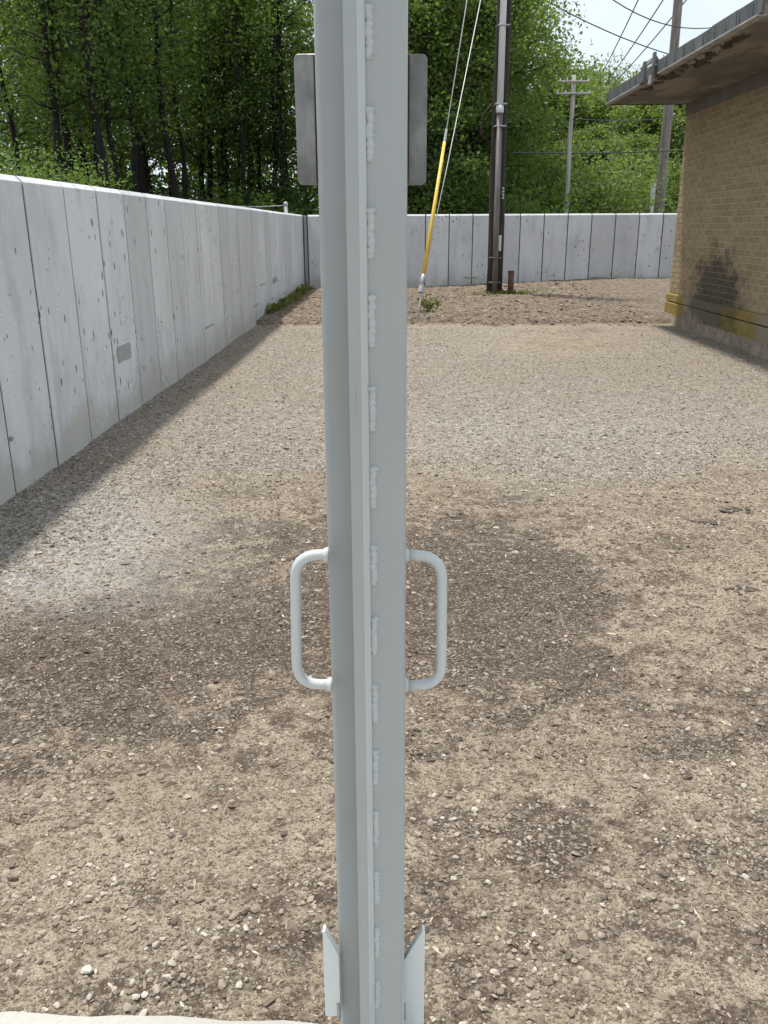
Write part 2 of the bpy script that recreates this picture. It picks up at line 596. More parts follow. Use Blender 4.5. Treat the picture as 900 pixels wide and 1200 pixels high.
M['leaf_bright'] = mat_leaf('bright_leaf', (0.064, 0.105, 0.03), (0.108, 0.166, 0.044), (0.19, 0.255, 0.078), 0.5)
M['leaf_far'] = mat_leaf('far_leaf', (0.10, 0.145, 0.048), (0.145, 0.20, 0.066), (0.22, 0.275, 0.105), 0.48)
M['leaf_low'] = mat_leaf('undergrowth_leaf', (0.05, 0.085, 0.022), (0.085, 0.14, 0.034), (0.15, 0.215, 0.055), 0.48)
M['weed'] = mat_leaf('weed_leaf', (0.06, 0.085, 0.02), (0.10, 0.125, 0.03), (0.20, 0.20, 0.05), 0.4)
M['pebble'] = mat_stone('pebble', [(0.0, (0.10, 0.078, 0.06)), (0.4, (0.25, 0.204, 0.156)), (0.9, (0.40, 0.345, 0.276)), (1.0, (0.50, 0.45, 0.38))])
M['stone'] = mat_stone('loose_stone', [(0.0, (0.30, 0.262, 0.215)), (0.5, (0.42, 0.375, 0.315)), (1.0, (0.57, 0.525, 0.46))], 40)
M['chip'] = mat_stone('wood_chip', [(0.0, (0.24, 0.18, 0.12)), (0.4, (0.42, 0.35, 0.26)), (1.0, (0.55, 0.48, 0.38))])
M['litter'] = mat_stone('dead_leaf', [(0.0, (0.07, 0.045, 0.03)), (0.5, (0.19, 0.13, 0.085)), (1.0, (0.40, 0.31, 0.22))])
M['crumb'] = mat_stone('soil_crumb', [(0.0, (0.085, 0.064, 0.047)), (0.5, (0.17, 0.13, 0.095)), (1.0, (0.25, 0.20, 0.152))])
M['grit'] = mat_stone('grit', [(0.0, (0.045, 0.034, 0.026)), (0.5, (0.115, 0.088, 0.066)), (0.9, (0.23, 0.185, 0.142)), (1.0, (0.38, 0.33, 0.27))])
M['clod'] = mat_stone('dark_clod', [(0.0, (0.05, 0.042, 0.034)), (1.0, (0.12, 0.10, 0.08))])

# ------------------------------------------------------------------ ground
XL = -2.12          # face of the left wall
YF = 20.75          # face of the far wall
ZW = 1.69           # wall height


def ground_z(x, y):
    x = np.asarray(x, float)
    y = np.asarray(y, float)
    yard = smoothstep(XL - 3, XL, x) * smoothstep(0.4, 1.2, y)
    z = (fbm(x * 1.1, y * 1.1, 3, 1) - 0.5) * 0.035
    z = z + (fbm(x * 6, y * 6, 4, 2) - 0.5) * 0.018
    near = smoothstep(8, 4, y)
    z = z + near * (fbm(x * 24, y * 24, 3, 3) - 0.5) * 0.017
    edge = 13.25 + (fbm(x * 1.6, y * 0 + 3, 4, 5) - 0.5) * 0.5
    b = smoothstep(edge - 0.07, edge + 0.13, y)
    z = z + b * (0.075 + (fbm(x * 5, y * 5, 4, 6) - 0.5) * 0.08)
    z = z + 0.20 * smoothstep(-0.5, 6.0, x) * smoothstep(13.5, 20.5, y)
    z = z - 0.01
    return z * yard + (1 - yard) * -0.04


def blob(x, y, cx, cy, rx, ry, rot=0.0):
    c, s = math.cos(rot), math.sin(rot)
    dx, dy = x - cx, y - cy
    u, v = (dx * c + dy * s) / rx, (-dx * s + dy * c) / ry
    return np.exp(-(u * u + v * v))


def axis(parts):
    out = []
    for a, b, st in parts:
        out.append(np.arange(a, b, st))
    return np.concatenate(out + [[parts[-1][1]]])


gx = axis([(-400, -60, 40), (-60, -10, 5), (-10, -3, 0.5), (-3, -2.2, 0.08), (-2.2, 2.4, 0.0145), (2.4, 5, 0.05), (5, 10, 0.3), (10, 60, 5), (60, 400, 40)])
gy = axis([(-400, -40, 40), (-40, -2, 3), (-2, 1.0, 0.25), (1.0, 3.2, 0.0135), (3.2, 6.2, 0.022), (6.2, 10, 0.05), (10, 12.5, 0.08), (12.5, 14.4, 0.03), (14.4, 22, 0.09), (22, 60, 4), (60, 900, 60)])
GX, GY = np.meshgrid(gx, gy)
GZ = ground_z(GX, GY)
nx, ny = len(gx), len(gy)
idx = np.arange(nx * ny).reshape(ny, nx)
gf = np.stack([idx[:-1, :-1], idx[:-1, 1:], idx[1:, 1:], idx[1:, :-1]], -1).reshape(-1, 4)
gme = np_mesh('ground', np.stack([GX, GY, GZ], -1).reshape(-1, 3), gf, M['ground'], True)


def masks(x, y):
    w = (fbm(x * 0.9, y * 0.9, 4, 21) - 0.5)
    # damp earth: a broad ragged patch about two to four metres out
    damp = 1.05 * blob(x, y, 0.25, 3.1, 0.95, 0.95) + 0.85 * blob(x, y, -1.0, 2.55, 0.75, 0.50) + 0.7 * blob(x, y, 0.95, 2.5, 0.55, 0.5)
    damp += 0.5 * blob(x, y, -0.2, 4.0, 0.9, 0.5) + 0.45 * blob(x, y, 0.75, 1.30, 0.25, 0.14) + 0.4 * blob(x, y, -0.65, 1.4, 0.3, 0.16)
    damp += 0.35 * blob(x, y, 0.45, 1.75, 0.35, 0.15)
    damp -= 0.75 * blob(x, y, 1.15, 3.0, 0.22, 0.85, -0.75) + 0.45 * blob(x, y, 0.85, 2.35, 0.13, 0.5, -1.0)
    damp = 0.75 * damp + 1.3 * w + 1.1 * (fbm(x * 3.1, y * 4.2, 5, 27) - 0.5)
    damp += 0.12 * smoothstep(4.8, 3.2, y) + 0.35 * blob(x, y, -1.1, 2.6, 0.9, 0.55) + 0.55 * blob(x, y, 0.15, 3.2, 0.6, 0.7)
    grav = smoothstep(3.4, 7.0, y + 2.6 * w) * (1 - smoothstep(12.6, 13.4, y))
    grav = grav * (1 - 0.95 * blob(x, y, 2.1, 10.9, 1.0, 0.8)) * (1 - 0.7 * blob(x, y, 2.6, 12.4, 1.4, 0.6))
    grav = np.maximum(grav, smoothstep(XL + 0.95, XL + 0.3, x + 0.4 * w) * smoothstep(2.3, 3.2, y) * (1 - smoothstep(12.6, 13.4, y)))
    edge = 13.2 + (fbm(x * 1.6, y * 0 + 3, 4, 5) - 0.5) * 0.5
    litter = smoothstep(edge - 0.05, edge + 0.12, y)
    pale = 1.2 * blob(x, y, -1.55, 3.8, 0.55, 1.0, 0.25) + 0.4 * blob(x, y, 0.6, 6.2, 2.2, 1.0)
    pale = np.clip(pale + 0.3 * w, 0, 1) * smoothstep(2.6, 3.3, y)
    forest = np.maximum(smoothstep(XL - 0.25, XL - 0.35, x), smoothstep(YF + 0.15, YF + 0.3, y)) * smoothstep(-6, -2, y)
    forest = np.maximum(forest, smoothstep(10, 12, x) * smoothstep(16, 18, y))
    return damp, grav, litter, pale, forest


for nm, arr in zip(('damp', 'gravel', 'litter', 'pale', 'forest'), masks(GX, GY)):
    at = gme.attributes.new(nm, 'FLOAT', 'POINT')
    at.data.foreach_set('value', np.ascontiguousarray(arr, np.float32).ravel())
tag(link('ground', gme), 'brown dirt and gravel yard floor', kind='structure')

# concrete slab the camera stands on, with a chipped edge
edge = []
for i in range(121):
    x = -3.0 + i * 0.05
    e = 1.1715 + (float(vnoise(x * 3.1, 4, 9)) - 0.5) * 0.012 + (float(vnoise(x * 19, 2, 11)) - 0.5) * 0.010
    if -0.62 < x < -0.50 or 0.62 < x < 0.75:
        e -= 0.010 * float(vnoise(x * 25, 1, 12))
    edge.append((x, e - (x + 0.7) * 0.022))
slab = MB().prism([(-3.0, -2.5)] + [(3.0, -2.5)] + list(reversed(edge)), -0.25, 0.05)
tag(slab.build('concrete_slab', M['slab_concrete']), 'pale concrete slab edge along the bottom of the view', kind='structure')


# ------------------------------------------------------------------ concrete walls made of upright panels
def panel_mesh(name, width, height, mat, depth=0.045):
    """an upright panel, front at -y, foot at z = -0.3, chamfered along the top"""
    g, ch = 0.0115, 0.034
    pts = [(0, -0.3), (0, height - ch), (ch, height), (depth, height), (depth, -0.3)]     # (y, z)
    mb = MB().prism(pts, g, width - g, 'x')
    o = mb.build(name, mat, bevel=0.002, segs=1)
    me = o.data
    bpy.data.objects.remove(o)
    return me


left_wall = empty('concrete_wall', (XL, 12, 0))
tag(left_wall, 'long pale concrete wall running away along the left side of the yard', 'wall', 'concrete walls round the yard')
SPL = 0.632
pm = panel_mesh('panel', SPL, ZW, M['wall_concrete'])
left_panels = []
y = 5.18 - 5 * SPL
while y < YF - SPL * 0.6:
    o = link('panel', pm, left_wall)
    o.location = Vector((XL + 0.0015 * math.sin(y * 5.3), y, 0.002 * math.sin(y * 9))) - left_wall.location
    o.rotation_euler = (0, 0, math.pi / 2)          # front (-y) turns to +x
    left_panels.append((o, y))
    y += SPL
y_end = y
core = MB().box(XL - 0.24, XL - 0.006, 5.18 - 5 * SPL, YF + 0.24, -0.3, ZW - 0.045)
c = core.build('wall_core', M['joint_concrete'], left_wall)
c.location = -left_wall.location
# rough strip that closes the corner, and its dark joints
cj = MB().box(XL - 0.012, XL + 0.006, y_end + 0.012, YF - 0.02, -0.3, ZW - 0.01).build('corner_strip', M['patch_concrete'], left_wall, bevel=0.003, segs=1)
cj.location = -left_wall.location


def on_left(px, py):
    return at_x(px, py, XL)


# repair patches and old form marks
for (px, py, w, h) in ((145, 413, 0.36, 0.135), (322, 328, 0.6, 0.10)):
    p = on_left(px, py)
    pts = []
    for k in range(22):
        a = 2 * math.pi * k / 22
        ca, sa = math.cos(a), math.sin(a)
        q = max(abs(ca), abs(sa))
        pts.append((p.y + ca / q * w / 2 * random.uniform(0.9, 1.0), p.z + sa / q * h / 2 * random.uniform(0.8, 1.0)))
    o = MB().prism(pts, XL + 0.0035, XL + 0.0075, 'x').build('repair_patch', M['patch_concrete'], left_wall)
    o.location = -left_wall.location
for (px, py, w) in ((245, 382, 0.45), (300, 357, 0.5), (334, 342, 0.5), (307, 333, 0.5)):
    p = on_left(px, py)
    o = MB().box(XL + 0.003, XL + 0.014, p.y - w / 2, p.y + w / 2, p.z - 0.008, p.z + 0.008).build('form_mark', M['patch_concrete'], left_wall, bevel=0.003, segs=1)
    o.location = -left_wall.location
# a lump of cement on a joint
p = on_left(12, 514)
o = MB().box(XL + 0.0, XL + 0.016, p.y - 0.014, p.y + 0.014, p.z - 0.012, p.z + 0.012).build('cement_lump', M['patch_concrete'], left_wall, bevel=0.006)
o.location = -left_wall.location

far_wall = empty('concrete_wall', (2.0, YF, 0))
tag(far_wall, 'grey concrete wall across the far end of the yard behind the dark pole', 'wall', 'concrete walls round the yard')
SPF = 0.545
pf = panel_mesh('panel', SPF, ZW, M['far_concrete'])
x = at_y(608.6, 290, YF).x
while x > XL + SPF * 1.0:
    x -= SPF
x_first = x
far_panels = []
while x < 15:
    o = link('panel', pf, far_wall)
    o.location = Vector((x, YF + 0.0015 * math.sin(x * 7), 0)) - far_wall.location
    far_panels.append((o, x))
    x += SPF
core = MB().box(XL - 0.006, 15.2, YF + 0.008, YF + 0.24, -0.3, ZW - 0.045).build('wall_core', M['joint_concrete'], far_wall)
core.location = -far_wall.location
if x_first - XL > 0.05:
    o = MB().box(XL + 0.03, x_first - 0.02, YF - 0.01, YF + 0.006, -0.3, ZW - 0.01).build('corner_strip', M['patch_concrete'], far_wall, bevel=0.003, segs=1)
    o.location = -far_wall.location
for px, w in ((551, 0.30), (703, 0.42)):
    p = at_y(px, 325, YF)
    o = MB().box(p.x - w / 2, p.x + w / 2, YF - 0.012, YF - 0.001, p.z - 0.012, p.z + 0.012).build('form_mark', M['patch_concrete'], far_wall, bevel=0.003, segs=1)
    o.location = -far_wall.location

# ------------------------------------------------------------------ brick building on the right
XB, YB, YN = 4.25, 13.65, 8.55          # wall face, far corner, near corner
bld = empty('brick_building', (XB, YB, 0))
tag(bld, 'tan brick building with a deep flat eave and a black mildew stain', 'building')


def bpart(mb, name, mat, **k):
    o = mb.build(name, mat, bld, **k)
    o.location = -bld.location
    return o


Z0B, Z1B = 0.43, 2.915
bpart(MB().box(XB + 0.009, XB + 5.0, YN + 0.009, YB - 0.009, 0.0, 3.09), 'mortar_core', M['mortar'])
BL, BH = 0.242, 0.0776
ncourse = int((Z1B - Z0B) / BH + 0.5)
BH = (Z1B - Z0B) / ncourse
bricks = []
for r in range(ncourse):
    z = Z0B + r * BH
    off = (BL / 2 if r % 2 else 0.0)
    e = YB - 0.001
    first = True
    while e > YN + 0.02:
        ln = BL / 2 if (first and r % 2) else BL
        s = max(e - ln, YN)
        bricks.append((s, e, z))
        e = s
        first = False


def brick_v(s, e, z, jit):
    g = 0.007
    return (XB + jit, XB + 0.03, s + g, e - g, z + g, z + BH - g)


def in_frame(s, e, z):
    q = CM.transposed() @ (Vector((XB, (s + e) / 2, z + BH / 2)) - Vector((0, 0, HC)))
    return 450 + FPX * q.x / -q.z < 905 and 600 - FPX * q.y / -q.z > -5


vis = [b for b in bricks if in_frame(*b) and b[1] - b[0] > BL * 0.9]
vis.sort(key=lambda b: b[0])
single = set(vis[:300])
g = 0.007
bm_me = MB().box(0, 0.03, g, BL - g, g, BH - g).build('brick', M['brick'], bevel=0.002, segs=1)
brick_me = bm_me.data
bpy.data.objects.remove(bm_me)
rest = MB()
for b in bricks:
    jit = random.uniform(-0.0015, 0.0015)
    if b in single:
        o = link('brick', brick_me, bld)
        o.location = Vector((XB + jit, b[0], b[2])) - bld.location
    else:
        rest.box(*brick_v(*b, jit))
# end wall bricks (far gable edge and near end), joined
for (yf, yb) in ((YB - 0.03, YB + 0.0005), (YN - 0.0005, YN + 0.03)):
    for r in range(ncourse):
        z = Z0B + r * BH
        xx = XB + (0.125 if r % 2 else 0.242)
        while xx < XB + 4.6:
            rest.box(xx + g, xx + BL - g, yf, yb, z + g, z + BH - g)
            xx += BL
o = bpart(rest, 'brick_courses', M['brick'])
o['kind'] = 'stuff'
# base: two rough ledge courses parted by an open crack, then the footing
for (za, zb, out) in ((0.318, 0.428, 0.035), (0.125, 0.304, 0.042)):
    yy = YB + out - 0.006
    while yy > YN:
        ln = random.uniform(0.75, 0.95)
        s = max(yy - ln, YN - 0.03)
        m_ = MB().prism([(XB - out, za), (XB - out, zb - 0.012), (XB - out + 0.02, zb + random.uniform(-0.004, 0.003)), (XB + 0.2, zb), (XB + 0.2, za)], s + 0.003, yy - 0.003, 'y')
        bpart(m_, 'ledge_stone', M['ledge'], bevel=0.004, segs=1)
        yy = s
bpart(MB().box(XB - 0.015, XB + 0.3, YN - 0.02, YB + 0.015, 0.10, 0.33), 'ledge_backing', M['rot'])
foot_v = MB()
prev = None
n = 40
for k in range(n + 1):
    yk = YN - 0.1 + (YB + 0.14 - YN + 0.1) * k / n
    j = random.uniform(-0.02, 0.02)
    ring = [(XB - 0.05, yk, 0.135), (XB - 0.055 + j * 0.4, yk, 0.10 + j * 0.5), (XB - 0.07 + j, yk, 0.03 + j * 0.4), (XB - 0.10 + 1.5 * j, yk, -0.08), (XB + 0.3, yk, -0.08), (XB + 0.3, yk, 0.135)]
    s = len(foot_v.v)
    foot_v.v += ring
    if prev is not None:
        for a in range(6):
            b_ = (a + 1) % 6
            foot_v.f.append((prev + a, prev + b_, s + b_, s + a))
    else:
        foot_v.f.append(tuple(range(5, -1, -1)))
    prev = s
foot_v.f.append(tuple(prev + a for a in range(6)))
bpart(foot_v, 'footing', M['footing'])
# concrete beam above the bricks, soffit, roof, fascia
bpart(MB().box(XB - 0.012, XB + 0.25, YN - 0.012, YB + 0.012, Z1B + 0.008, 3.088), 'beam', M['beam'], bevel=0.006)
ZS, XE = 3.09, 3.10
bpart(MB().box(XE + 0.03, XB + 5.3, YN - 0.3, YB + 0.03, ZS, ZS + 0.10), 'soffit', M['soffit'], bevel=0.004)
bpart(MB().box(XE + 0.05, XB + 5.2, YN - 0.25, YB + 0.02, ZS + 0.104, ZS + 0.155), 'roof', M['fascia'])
# fascia sheets overlap each other, one bent up where the gutter has come apart
yy = YB + 0.06
k = 0
while yy > YN - 0.32:
    s = max(yy - 0.62, YN - 0.34)
    d = 0.004 * (k % 2)
    t = random.uniform(-0.006, 0.006)
    if not (11.05 < (s + yy) / 2 < 11.95):
        m_ = MB().prism([(XE - 0.012 - d, ZS + 0.018), (XE - 0.02 - d, ZS + 0.145 + t), (XE + 0.03, ZS + 0.170 + t), (XE + 0.03, ZS + 0.155), (XE - 0.0 - d, ZS + 0.15), (XE + 0.006 - d, ZS + 0.018)], s - 0.012, yy, 'y')
    else:
        m_ = MB().prism([(XE - 0.02, ZS + 0.01), (XE - 0.045, ZS + 0.17), (XE - 0.02, ZS + 0.225), (XE + 0.03, ZS + 0.16), (XE - 0.02, ZS + 0.15), (XE + 0.0, ZS + 0.01)], s + 0.02, yy - 0.03, 'y')
    bpart(m_, 'fascia_sheet', M['fascia'])
    # vertical ribs on the sheet
    yr = yy - 0.09
    while yr > s + 0.04:
        bpart(MB().box(XE - 0.0215 - d, XE - 0.014 - d, yr - 0.006, yr + 0.006, ZS + 0.03, ZS + 0.135), 'fascia_rib', M['fascia'])
        yr -= 0.30
    yy = s
    k += 1
bpart(MB().box(XE - 0.03, XE + 0.05, YN - 0.33, 11.1, ZS - 0.004, ZS + 0.014), 'drip_edge', M['gutter'], bevel=0.003, segs=1)
bpart(MB().box(XE - 0.026, XE + 0.05, 11.95, YB + 0.055, ZS - 0.006, ZS + 0.014), 'drip_edge', M['gutter'], bevel=0.003, segs=1)
for (ya, yb, za, zb, x0) in ((11.2, 11.27, 0.02, 0.25, -0.06), (11.62, 11.70, 0.0, 0.22, -0.055)):
    bpart(MB().box(XE + x0, XE + x0 + 0.03, ya, yb, ZS + za, ZS + zb), 'gutter_bracket', M['fascia'], bevel=0.004)
bpart(MB().box(XE - 0.085, XE - 0.062, 11.22, 11.36, ZS + 0.10, ZS + 0.125), 'torn_metal', M['white'], bevel=0.004)
bpart(MB().prism([(XE - 0.05, ZS - 0.07), (XE - 0.03, ZS - 0.075), (XE + 0.01, ZS + 0.02), (XE - 0.04, ZS + 0.03)], 11.3, 11.42, 'y'), 'torn_metal', M['gutter'])
bpart(MB().box(XE + 0.02, XB + 0.5, YB + 0.034, YB + 0.07, ZS - 0.008, ZS + 0.16), 'end_fascia', M['rot'], bevel=0.004)
# spalled hollows on the soffit's edge, ragged
for (yc, ln, dx) in ((10.4, 0.9, 0.16), (11.3, 0.75, 0.14), (9.2, 0.7, 0.10), (11.75, 0.3, 0.10), (12.25, 0.25, 0.08), (12.8, 0.15, 0.06), (9.9, 0.35, 0.12)):
    pts = []
    for q in range(16):
        a = 2 * math.pi * q / 16
        pts.append((XE + 0.10 + dx * 0.6 + math.cos(a) * dx * random.uniform(0.35, 1.0), yc + math.sin(a) * ln / 2 * random.uniform(0.6, 1.0)))
    bpart(MB().prism(pts, ZS - 0.004, ZS + 0.004, 'z'), 'spalled_hollow', M['rot'])
for i in range(14):
    yc = random.uniform(9.0, 12.6)
    xx = XE + random.uniform(0.05, 0.16)
    m_ = MB().prism([(xx, yc - 0.1), (xx + 0.03, yc - 0.13), (xx + 0.09, yc + 0.02), (xx + 0.05, yc + 0.14), (xx + 0.01, yc + 0.06)], ZS - 0.012 - random.random() * 0.02, ZS - 0.0045, 'z')
    bpart(m_, 'spalled_flake', M['soffit'] if i % 2 else M['rot'])

# ------------------------------------------------------------------ steel post in the foreground
PY = 1.03
post = empty('steel_post', (-0.036, PY + 0.05, 0.05))
tag(post, 'pale grey painted steel post in the foreground with two side handles', 'post')
off = -Vector(post.location)


def ppart(mb, name, mat, **k):
    o = mb.build(name, mat, post, **k)
    o.location = off
    return o


def rounded(x0, x1, y0, y1, r, corners=(1, 1, 1, 1), n=5):
    """outline, corners in the order (x0,y0), (x1,y0), (x1,y1), (x0,y1)"""
    pts = []
    for (cx, cy, a0, on) in ((x0, y0, 180, corners[0]), (x1, y0, 270, corners[1]), (x1, y1, 0, corners[2]), (x0, y1, 90, corners[3])):
        if not on:
            pts.append((cx, cy))
            continue
        ox = cx + r if cx == x0 else cx - r
        oy = cy + r if cy == y0 else cy - r
        for k in range(n + 1):
            a = math.radians(a0 + 90 * k / n)
            pts.append((ox + r * math.cos(a), oy + r * math.sin(a)))
    return pts


ZT = 2.25
XL0, XA, XB1, XC, XR = -0.0912, -0.0545, -0.0400, -0.0312, 0.0147
# the front is stepped: the right part lies forward, the left part 40 mm further back, a flat bar covers the step
full = rounded(XL0, XR, PY, PY + 0.1016, 0.008)
right_arc = [q for q in full if q[0] > XA]
step = 0.055
left_pts = rounded(XL0, XA + 0.006, PY + step, PY + 0.1016, 0.007, (1, 0, 0, 1))
outline = left_pts[:6] + [(XA + 0.006, PY + step), (XA + 0.006, PY)] + right_arc + left_pts[-6:]
ppart(MB().prism(outline, 0.062, ZT), 'square_tube', M['paint'], smooth=False)
bar = [(XA, PY - 0.009), (XB1, PY - 0.009), (XB1, PY - 0.0004), (XA + 0.001, PY - 0.0004)]
fb = ppart(MB().prism(bar, 0.064, ZT - 0.01), 'flat_bar', M['paint'])
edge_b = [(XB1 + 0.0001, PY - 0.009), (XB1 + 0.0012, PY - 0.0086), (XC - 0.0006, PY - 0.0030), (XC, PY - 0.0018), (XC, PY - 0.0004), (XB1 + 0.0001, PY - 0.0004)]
o = MB().prism(edge_b, 0.0645, ZT - 0.0105).build('rolled_edge', M['paint_edge_lit'], fb)
# stitch welds along the bar's right foot
welds = [(-60, -10), (4, 70), (124, 190), (243, 304), (345, 408), (452, 506), (546, 596), (638, 686), (722, 768), (801, 847), (878, 920), (949, 992), (1020, 1059), (1086, 1122), (1149, 1182), (1212, 1245), (1270, 1300)]
for (ya, yb) in welds:
    za, zb = at_y(432, ya, PY).z, at_y(432, yb, PY).z
    path, rad = [], []
    n = 26
    for k in range(n + 1):
        t = k / n
        z = za + (zb - za) * t
        path.append((XC + 0.0040 + 0.0005 * math.sin(14 * t + ya) + random.uniform(-0.0004, 0.0004), PY + 0.0020, z))
        rad.append((0.0047 + (0.0, 0.0009, 0.0013, 0.0004)[k % 4] + random.uniform(-0.0005, 0.0007)) * (0.45 if k in (0, n) else 1.0) * (1.2 if k in (1, 2) else 1.0))
    ppart(MB().tube(path, rad, 10), 'weld_bead', M['paint_bead'], smooth=True)


# handles: bent round bar
def bent(pts, r, n=7):
    out = [Vector(pts[0])]
    for i in range(1, len(pts) - 1):
        a, b, c_ = Vector(pts[i - 1]), Vector(pts[i]), Vector(pts[i + 1])
        u, v = (a - b).normalized(), (c_ - b).normalized()
        p0, p1 = b + u * r, b + v * r
        for k in range(n + 1):
            t = k / n
            out.append(p0 * (1 - t) ** 2 + b * 2 * t * (1 - t) * 0.86 + b * 2 * t * (1 - t) * 0.14 + p1 * t ** 2)
    out.append(Vector(pts[-1]))
    return out


HY = PY + 0.035
RH = 0.0074
for side in (0, 1):
    if side == 0:
        a, b, c_, d = at_y(386, 650, HY), at_y(346, 650, HY), at_y(348, 802, HY), at_y(388, 802, HY)
        xe = XL0 + 0.004
    else:
        a, b, c_, d = at_y(474, 651, HY), at_y(518, 651, HY), at_y(517, 803, HY), at_y(474, 803, HY)
        xe = XR - 0.004
    a.x = xe
    d.x = xe
    h = ppart(MB().tube(bent([a, b, c_, d], 0.034), RH, 14), 'handle', M['paint_lit'], smooth=True)
    for q in (a, d):
        sgn = -1 if side == 0 else 1
        path = [(xe - sgn * 0.003 + sgn * t, q.y, q.z) for t in (0.004, 0.0075, 0.0105, 0.0125)]
        w = MB().tube(path, [0.0105, 0.0102, 0.0088, 0.0066], 12).build('weld_collar', M['paint_lit'], h, smooth=True)
        w.location = (0, 0, 0)

# bent stainless plates behind the top, rounded outer corners
for side in (0, 1):
    yp = PY + 0.075
    pa = at_y(344 if side == 0 else 501, 63, yp)
    pb = at_y(346 if side == 0 else 500, 217, yp)
    xo = pa.x
    xi = XL0 + 0.02 if side == 0 else XR - 0.02
    o = MB().prism(rounded(min(xo, xi), max(xo, xi), pb.z, pa.z, 0.006, (side == 0, side == 1, side == 1, side == 0)), yp, yp + 0.003, 'y')
    # plate lies behind the tube; a dark strip paints in the shaded gap between
    ppart(o, 'bracket_plate', M['steel'], bevel=0.0006, segs=1)
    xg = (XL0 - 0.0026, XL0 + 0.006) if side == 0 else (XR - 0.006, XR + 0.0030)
    ppart(MB().box(xg[0], xg[1], yp - 0.006, yp - 0.0005, pb.z + 0.002, pa.z - 0.002), 'gap_shade_strip', M['rot'], bevel=0.0006, segs=1)

# gusset plates low down, upper edges cut at an angle
for side in (0, 1):
    yp = PY + 0.040
    if side == 0:
        t, i_ = at_y(378, 1092, yp), at_y(397, 1121, yp)
        xi, xo = XL0 + 0.002, t.x
        zb_ = at_y(388, 1191, yp).z
        pts = [(xo, zb_), (xo, t.z), (xo + 0.004, t.z + 0.002), (xi, i_.z), (xi, zb_)]
    else:
        t, i_ = at_y(498, 1092, yp), at_y(474, 1128, yp)
        xi, xo = XR - 0.002, t.x
        pts = [(xo, 0.064), (xo, t.z), (xo - 0.004, t.z + 0.002), (xi, i_.z), (xi, 0.064)]
    ppart(MB().prism(pts, yp, yp + 0.014, 'y'), 'gusset_plate', M['paint_white'], bevel=0.0008, segs=1)
    # fillet weld between plate and tube
    sg = -1 if side == 0 else 1
    ppart(MB().tube([(xi + sg * 0.003, yp - 0.001, z) for z in (zb_ - 0.002, zb_ + 0.012, zb_ + 0.028)], 0.003, 8), 'weld_bead', M['paint'], smooth=True)
ppart(MB().box(-0.1, 0.03, PY - 0.02, PY + 0.115, 0.0505, 0.062), 'base_plate', M['conduit_dark'], bevel=0.001)

# ------------------------------------------------------------------ utility poles and wires


def pole_thing(name, label, x, y, z0, h, r0, r1, mat, group='utility poles'):
    t = empty(name, (x, y, z0))
    tag(t, label, 'pole', group)
    path = [(0.01 * math.sin(k * 1.3), 0.01 * math.cos(k * 2.1), -0.4 + (h + 0.4) * k / 12) for k in range(13)]
    rad = [(r0 + (r1 - r0) * k / 12) * (1 + 0.02 * math.sin(k * 4.1)) for k in range(13)]
    MB().tube(path, rad, 16).build('shaft', mat, t, smooth=True)
    return t


pp = (on_ground(572, 351) + on_ground(592, 351)) / 2
zg = float(ground_z(pp.x, pp.y))
PX, PYY = at_y(578.5, 349, 18.15).x, 18.15
main = pole_thing('utility_pole', 'tall dark wooden utility pole with conduit in front of far wall', PX, PYY, zg, 10.5, 0.165, 0.115, M['pole_dark'])
# lower dark conduit, upper pale conduit, straps
zj = at_y(577, 131, PYY - 0.2).z - zg
MB().tube([(-0.005, -0.215, -0.25), (-0.02, -0.21, 1.2), (-0.03, -0.20, zj)], [0.058, 0.056, 0.056], 12).build('lower_conduit', M['conduit_dark'], main, smooth=True)
MB().tube([(-0.03, -0.2, zj - 0.02), (-0.03, -0.198, zj + 0.12)], [0.074, 0.074], 12).build('conduit_coupling', M['conduit_light'], main, smooth=True)
MB().tube([(-0.03, -0.198, zj + 0.1), (-0.035, -0.19, zj + 3), (-0.04, -0.18, zj + 5.5)], [0.062, 0.062, 0.062], 12).build('upper_conduit', M['conduit_light'], main, smooth=True)
for py in (30, 122, 148, 302, 331):
    zz = at_y(577, py, PYY - 0.2).z - zg
    MB().box(-0.13, 0.10, -0.272, -0.12, zz - 0.012, zz + 0.012).build('strap', M['galv'] if py < 200 else M['conduit_dark'], main, bevel=0.003, segs=1)
# white plate and small number tags on the pole's right side
zz = at_y(583, 285, PYY - 0.16).z - zg
MB().box(0.035, 0.095, -0.172, -0.160, zz - 0.15, zz + 0.15).build('white_plate', M['white'], main, bevel=0.003, segs=1)
for i, py in enumerate((221.5, 229)):
    # pole numbers, each a raised figure
    cu = bpy.data.curves.new('number', 'FONT')
    cu.body = '22'[i]
    cu.size = 0.13
    cu.extrude = 0.004
    cu.align_x = 'CENTER'
    cu.materials.append(M['white'])
    tmp = bpy.data.objects.new('number_tag', cu)
    COL.objects.link(tmp)
    bpy.context.view_layer.update()
    num_me = bpy.data.meshes.new_from_object(tmp.evaluated_get(bpy.context.evaluated_depsgraph_get()))
    bpy.data.objects.remove(tmp)
    o = link('number_tag', num_me, main)
    o.location = (0.095, -0.16, at_y(582, py, PYY - 0.16).z - zg - 0.06)
    o.rotation_euler = (math.pi / 2, 0, math.radians(20))
# bent side bracket seen against the leaves left of the pole
MB().tube([(-0.16, 0, 3.55), (-0.33, -0.02, 3.35), (-0.36, -0.02, 3.0), (-0.17, 0, 2.85)], 0.02, 8).build('cable_loop', M['pole_dark'], main, smooth=True)

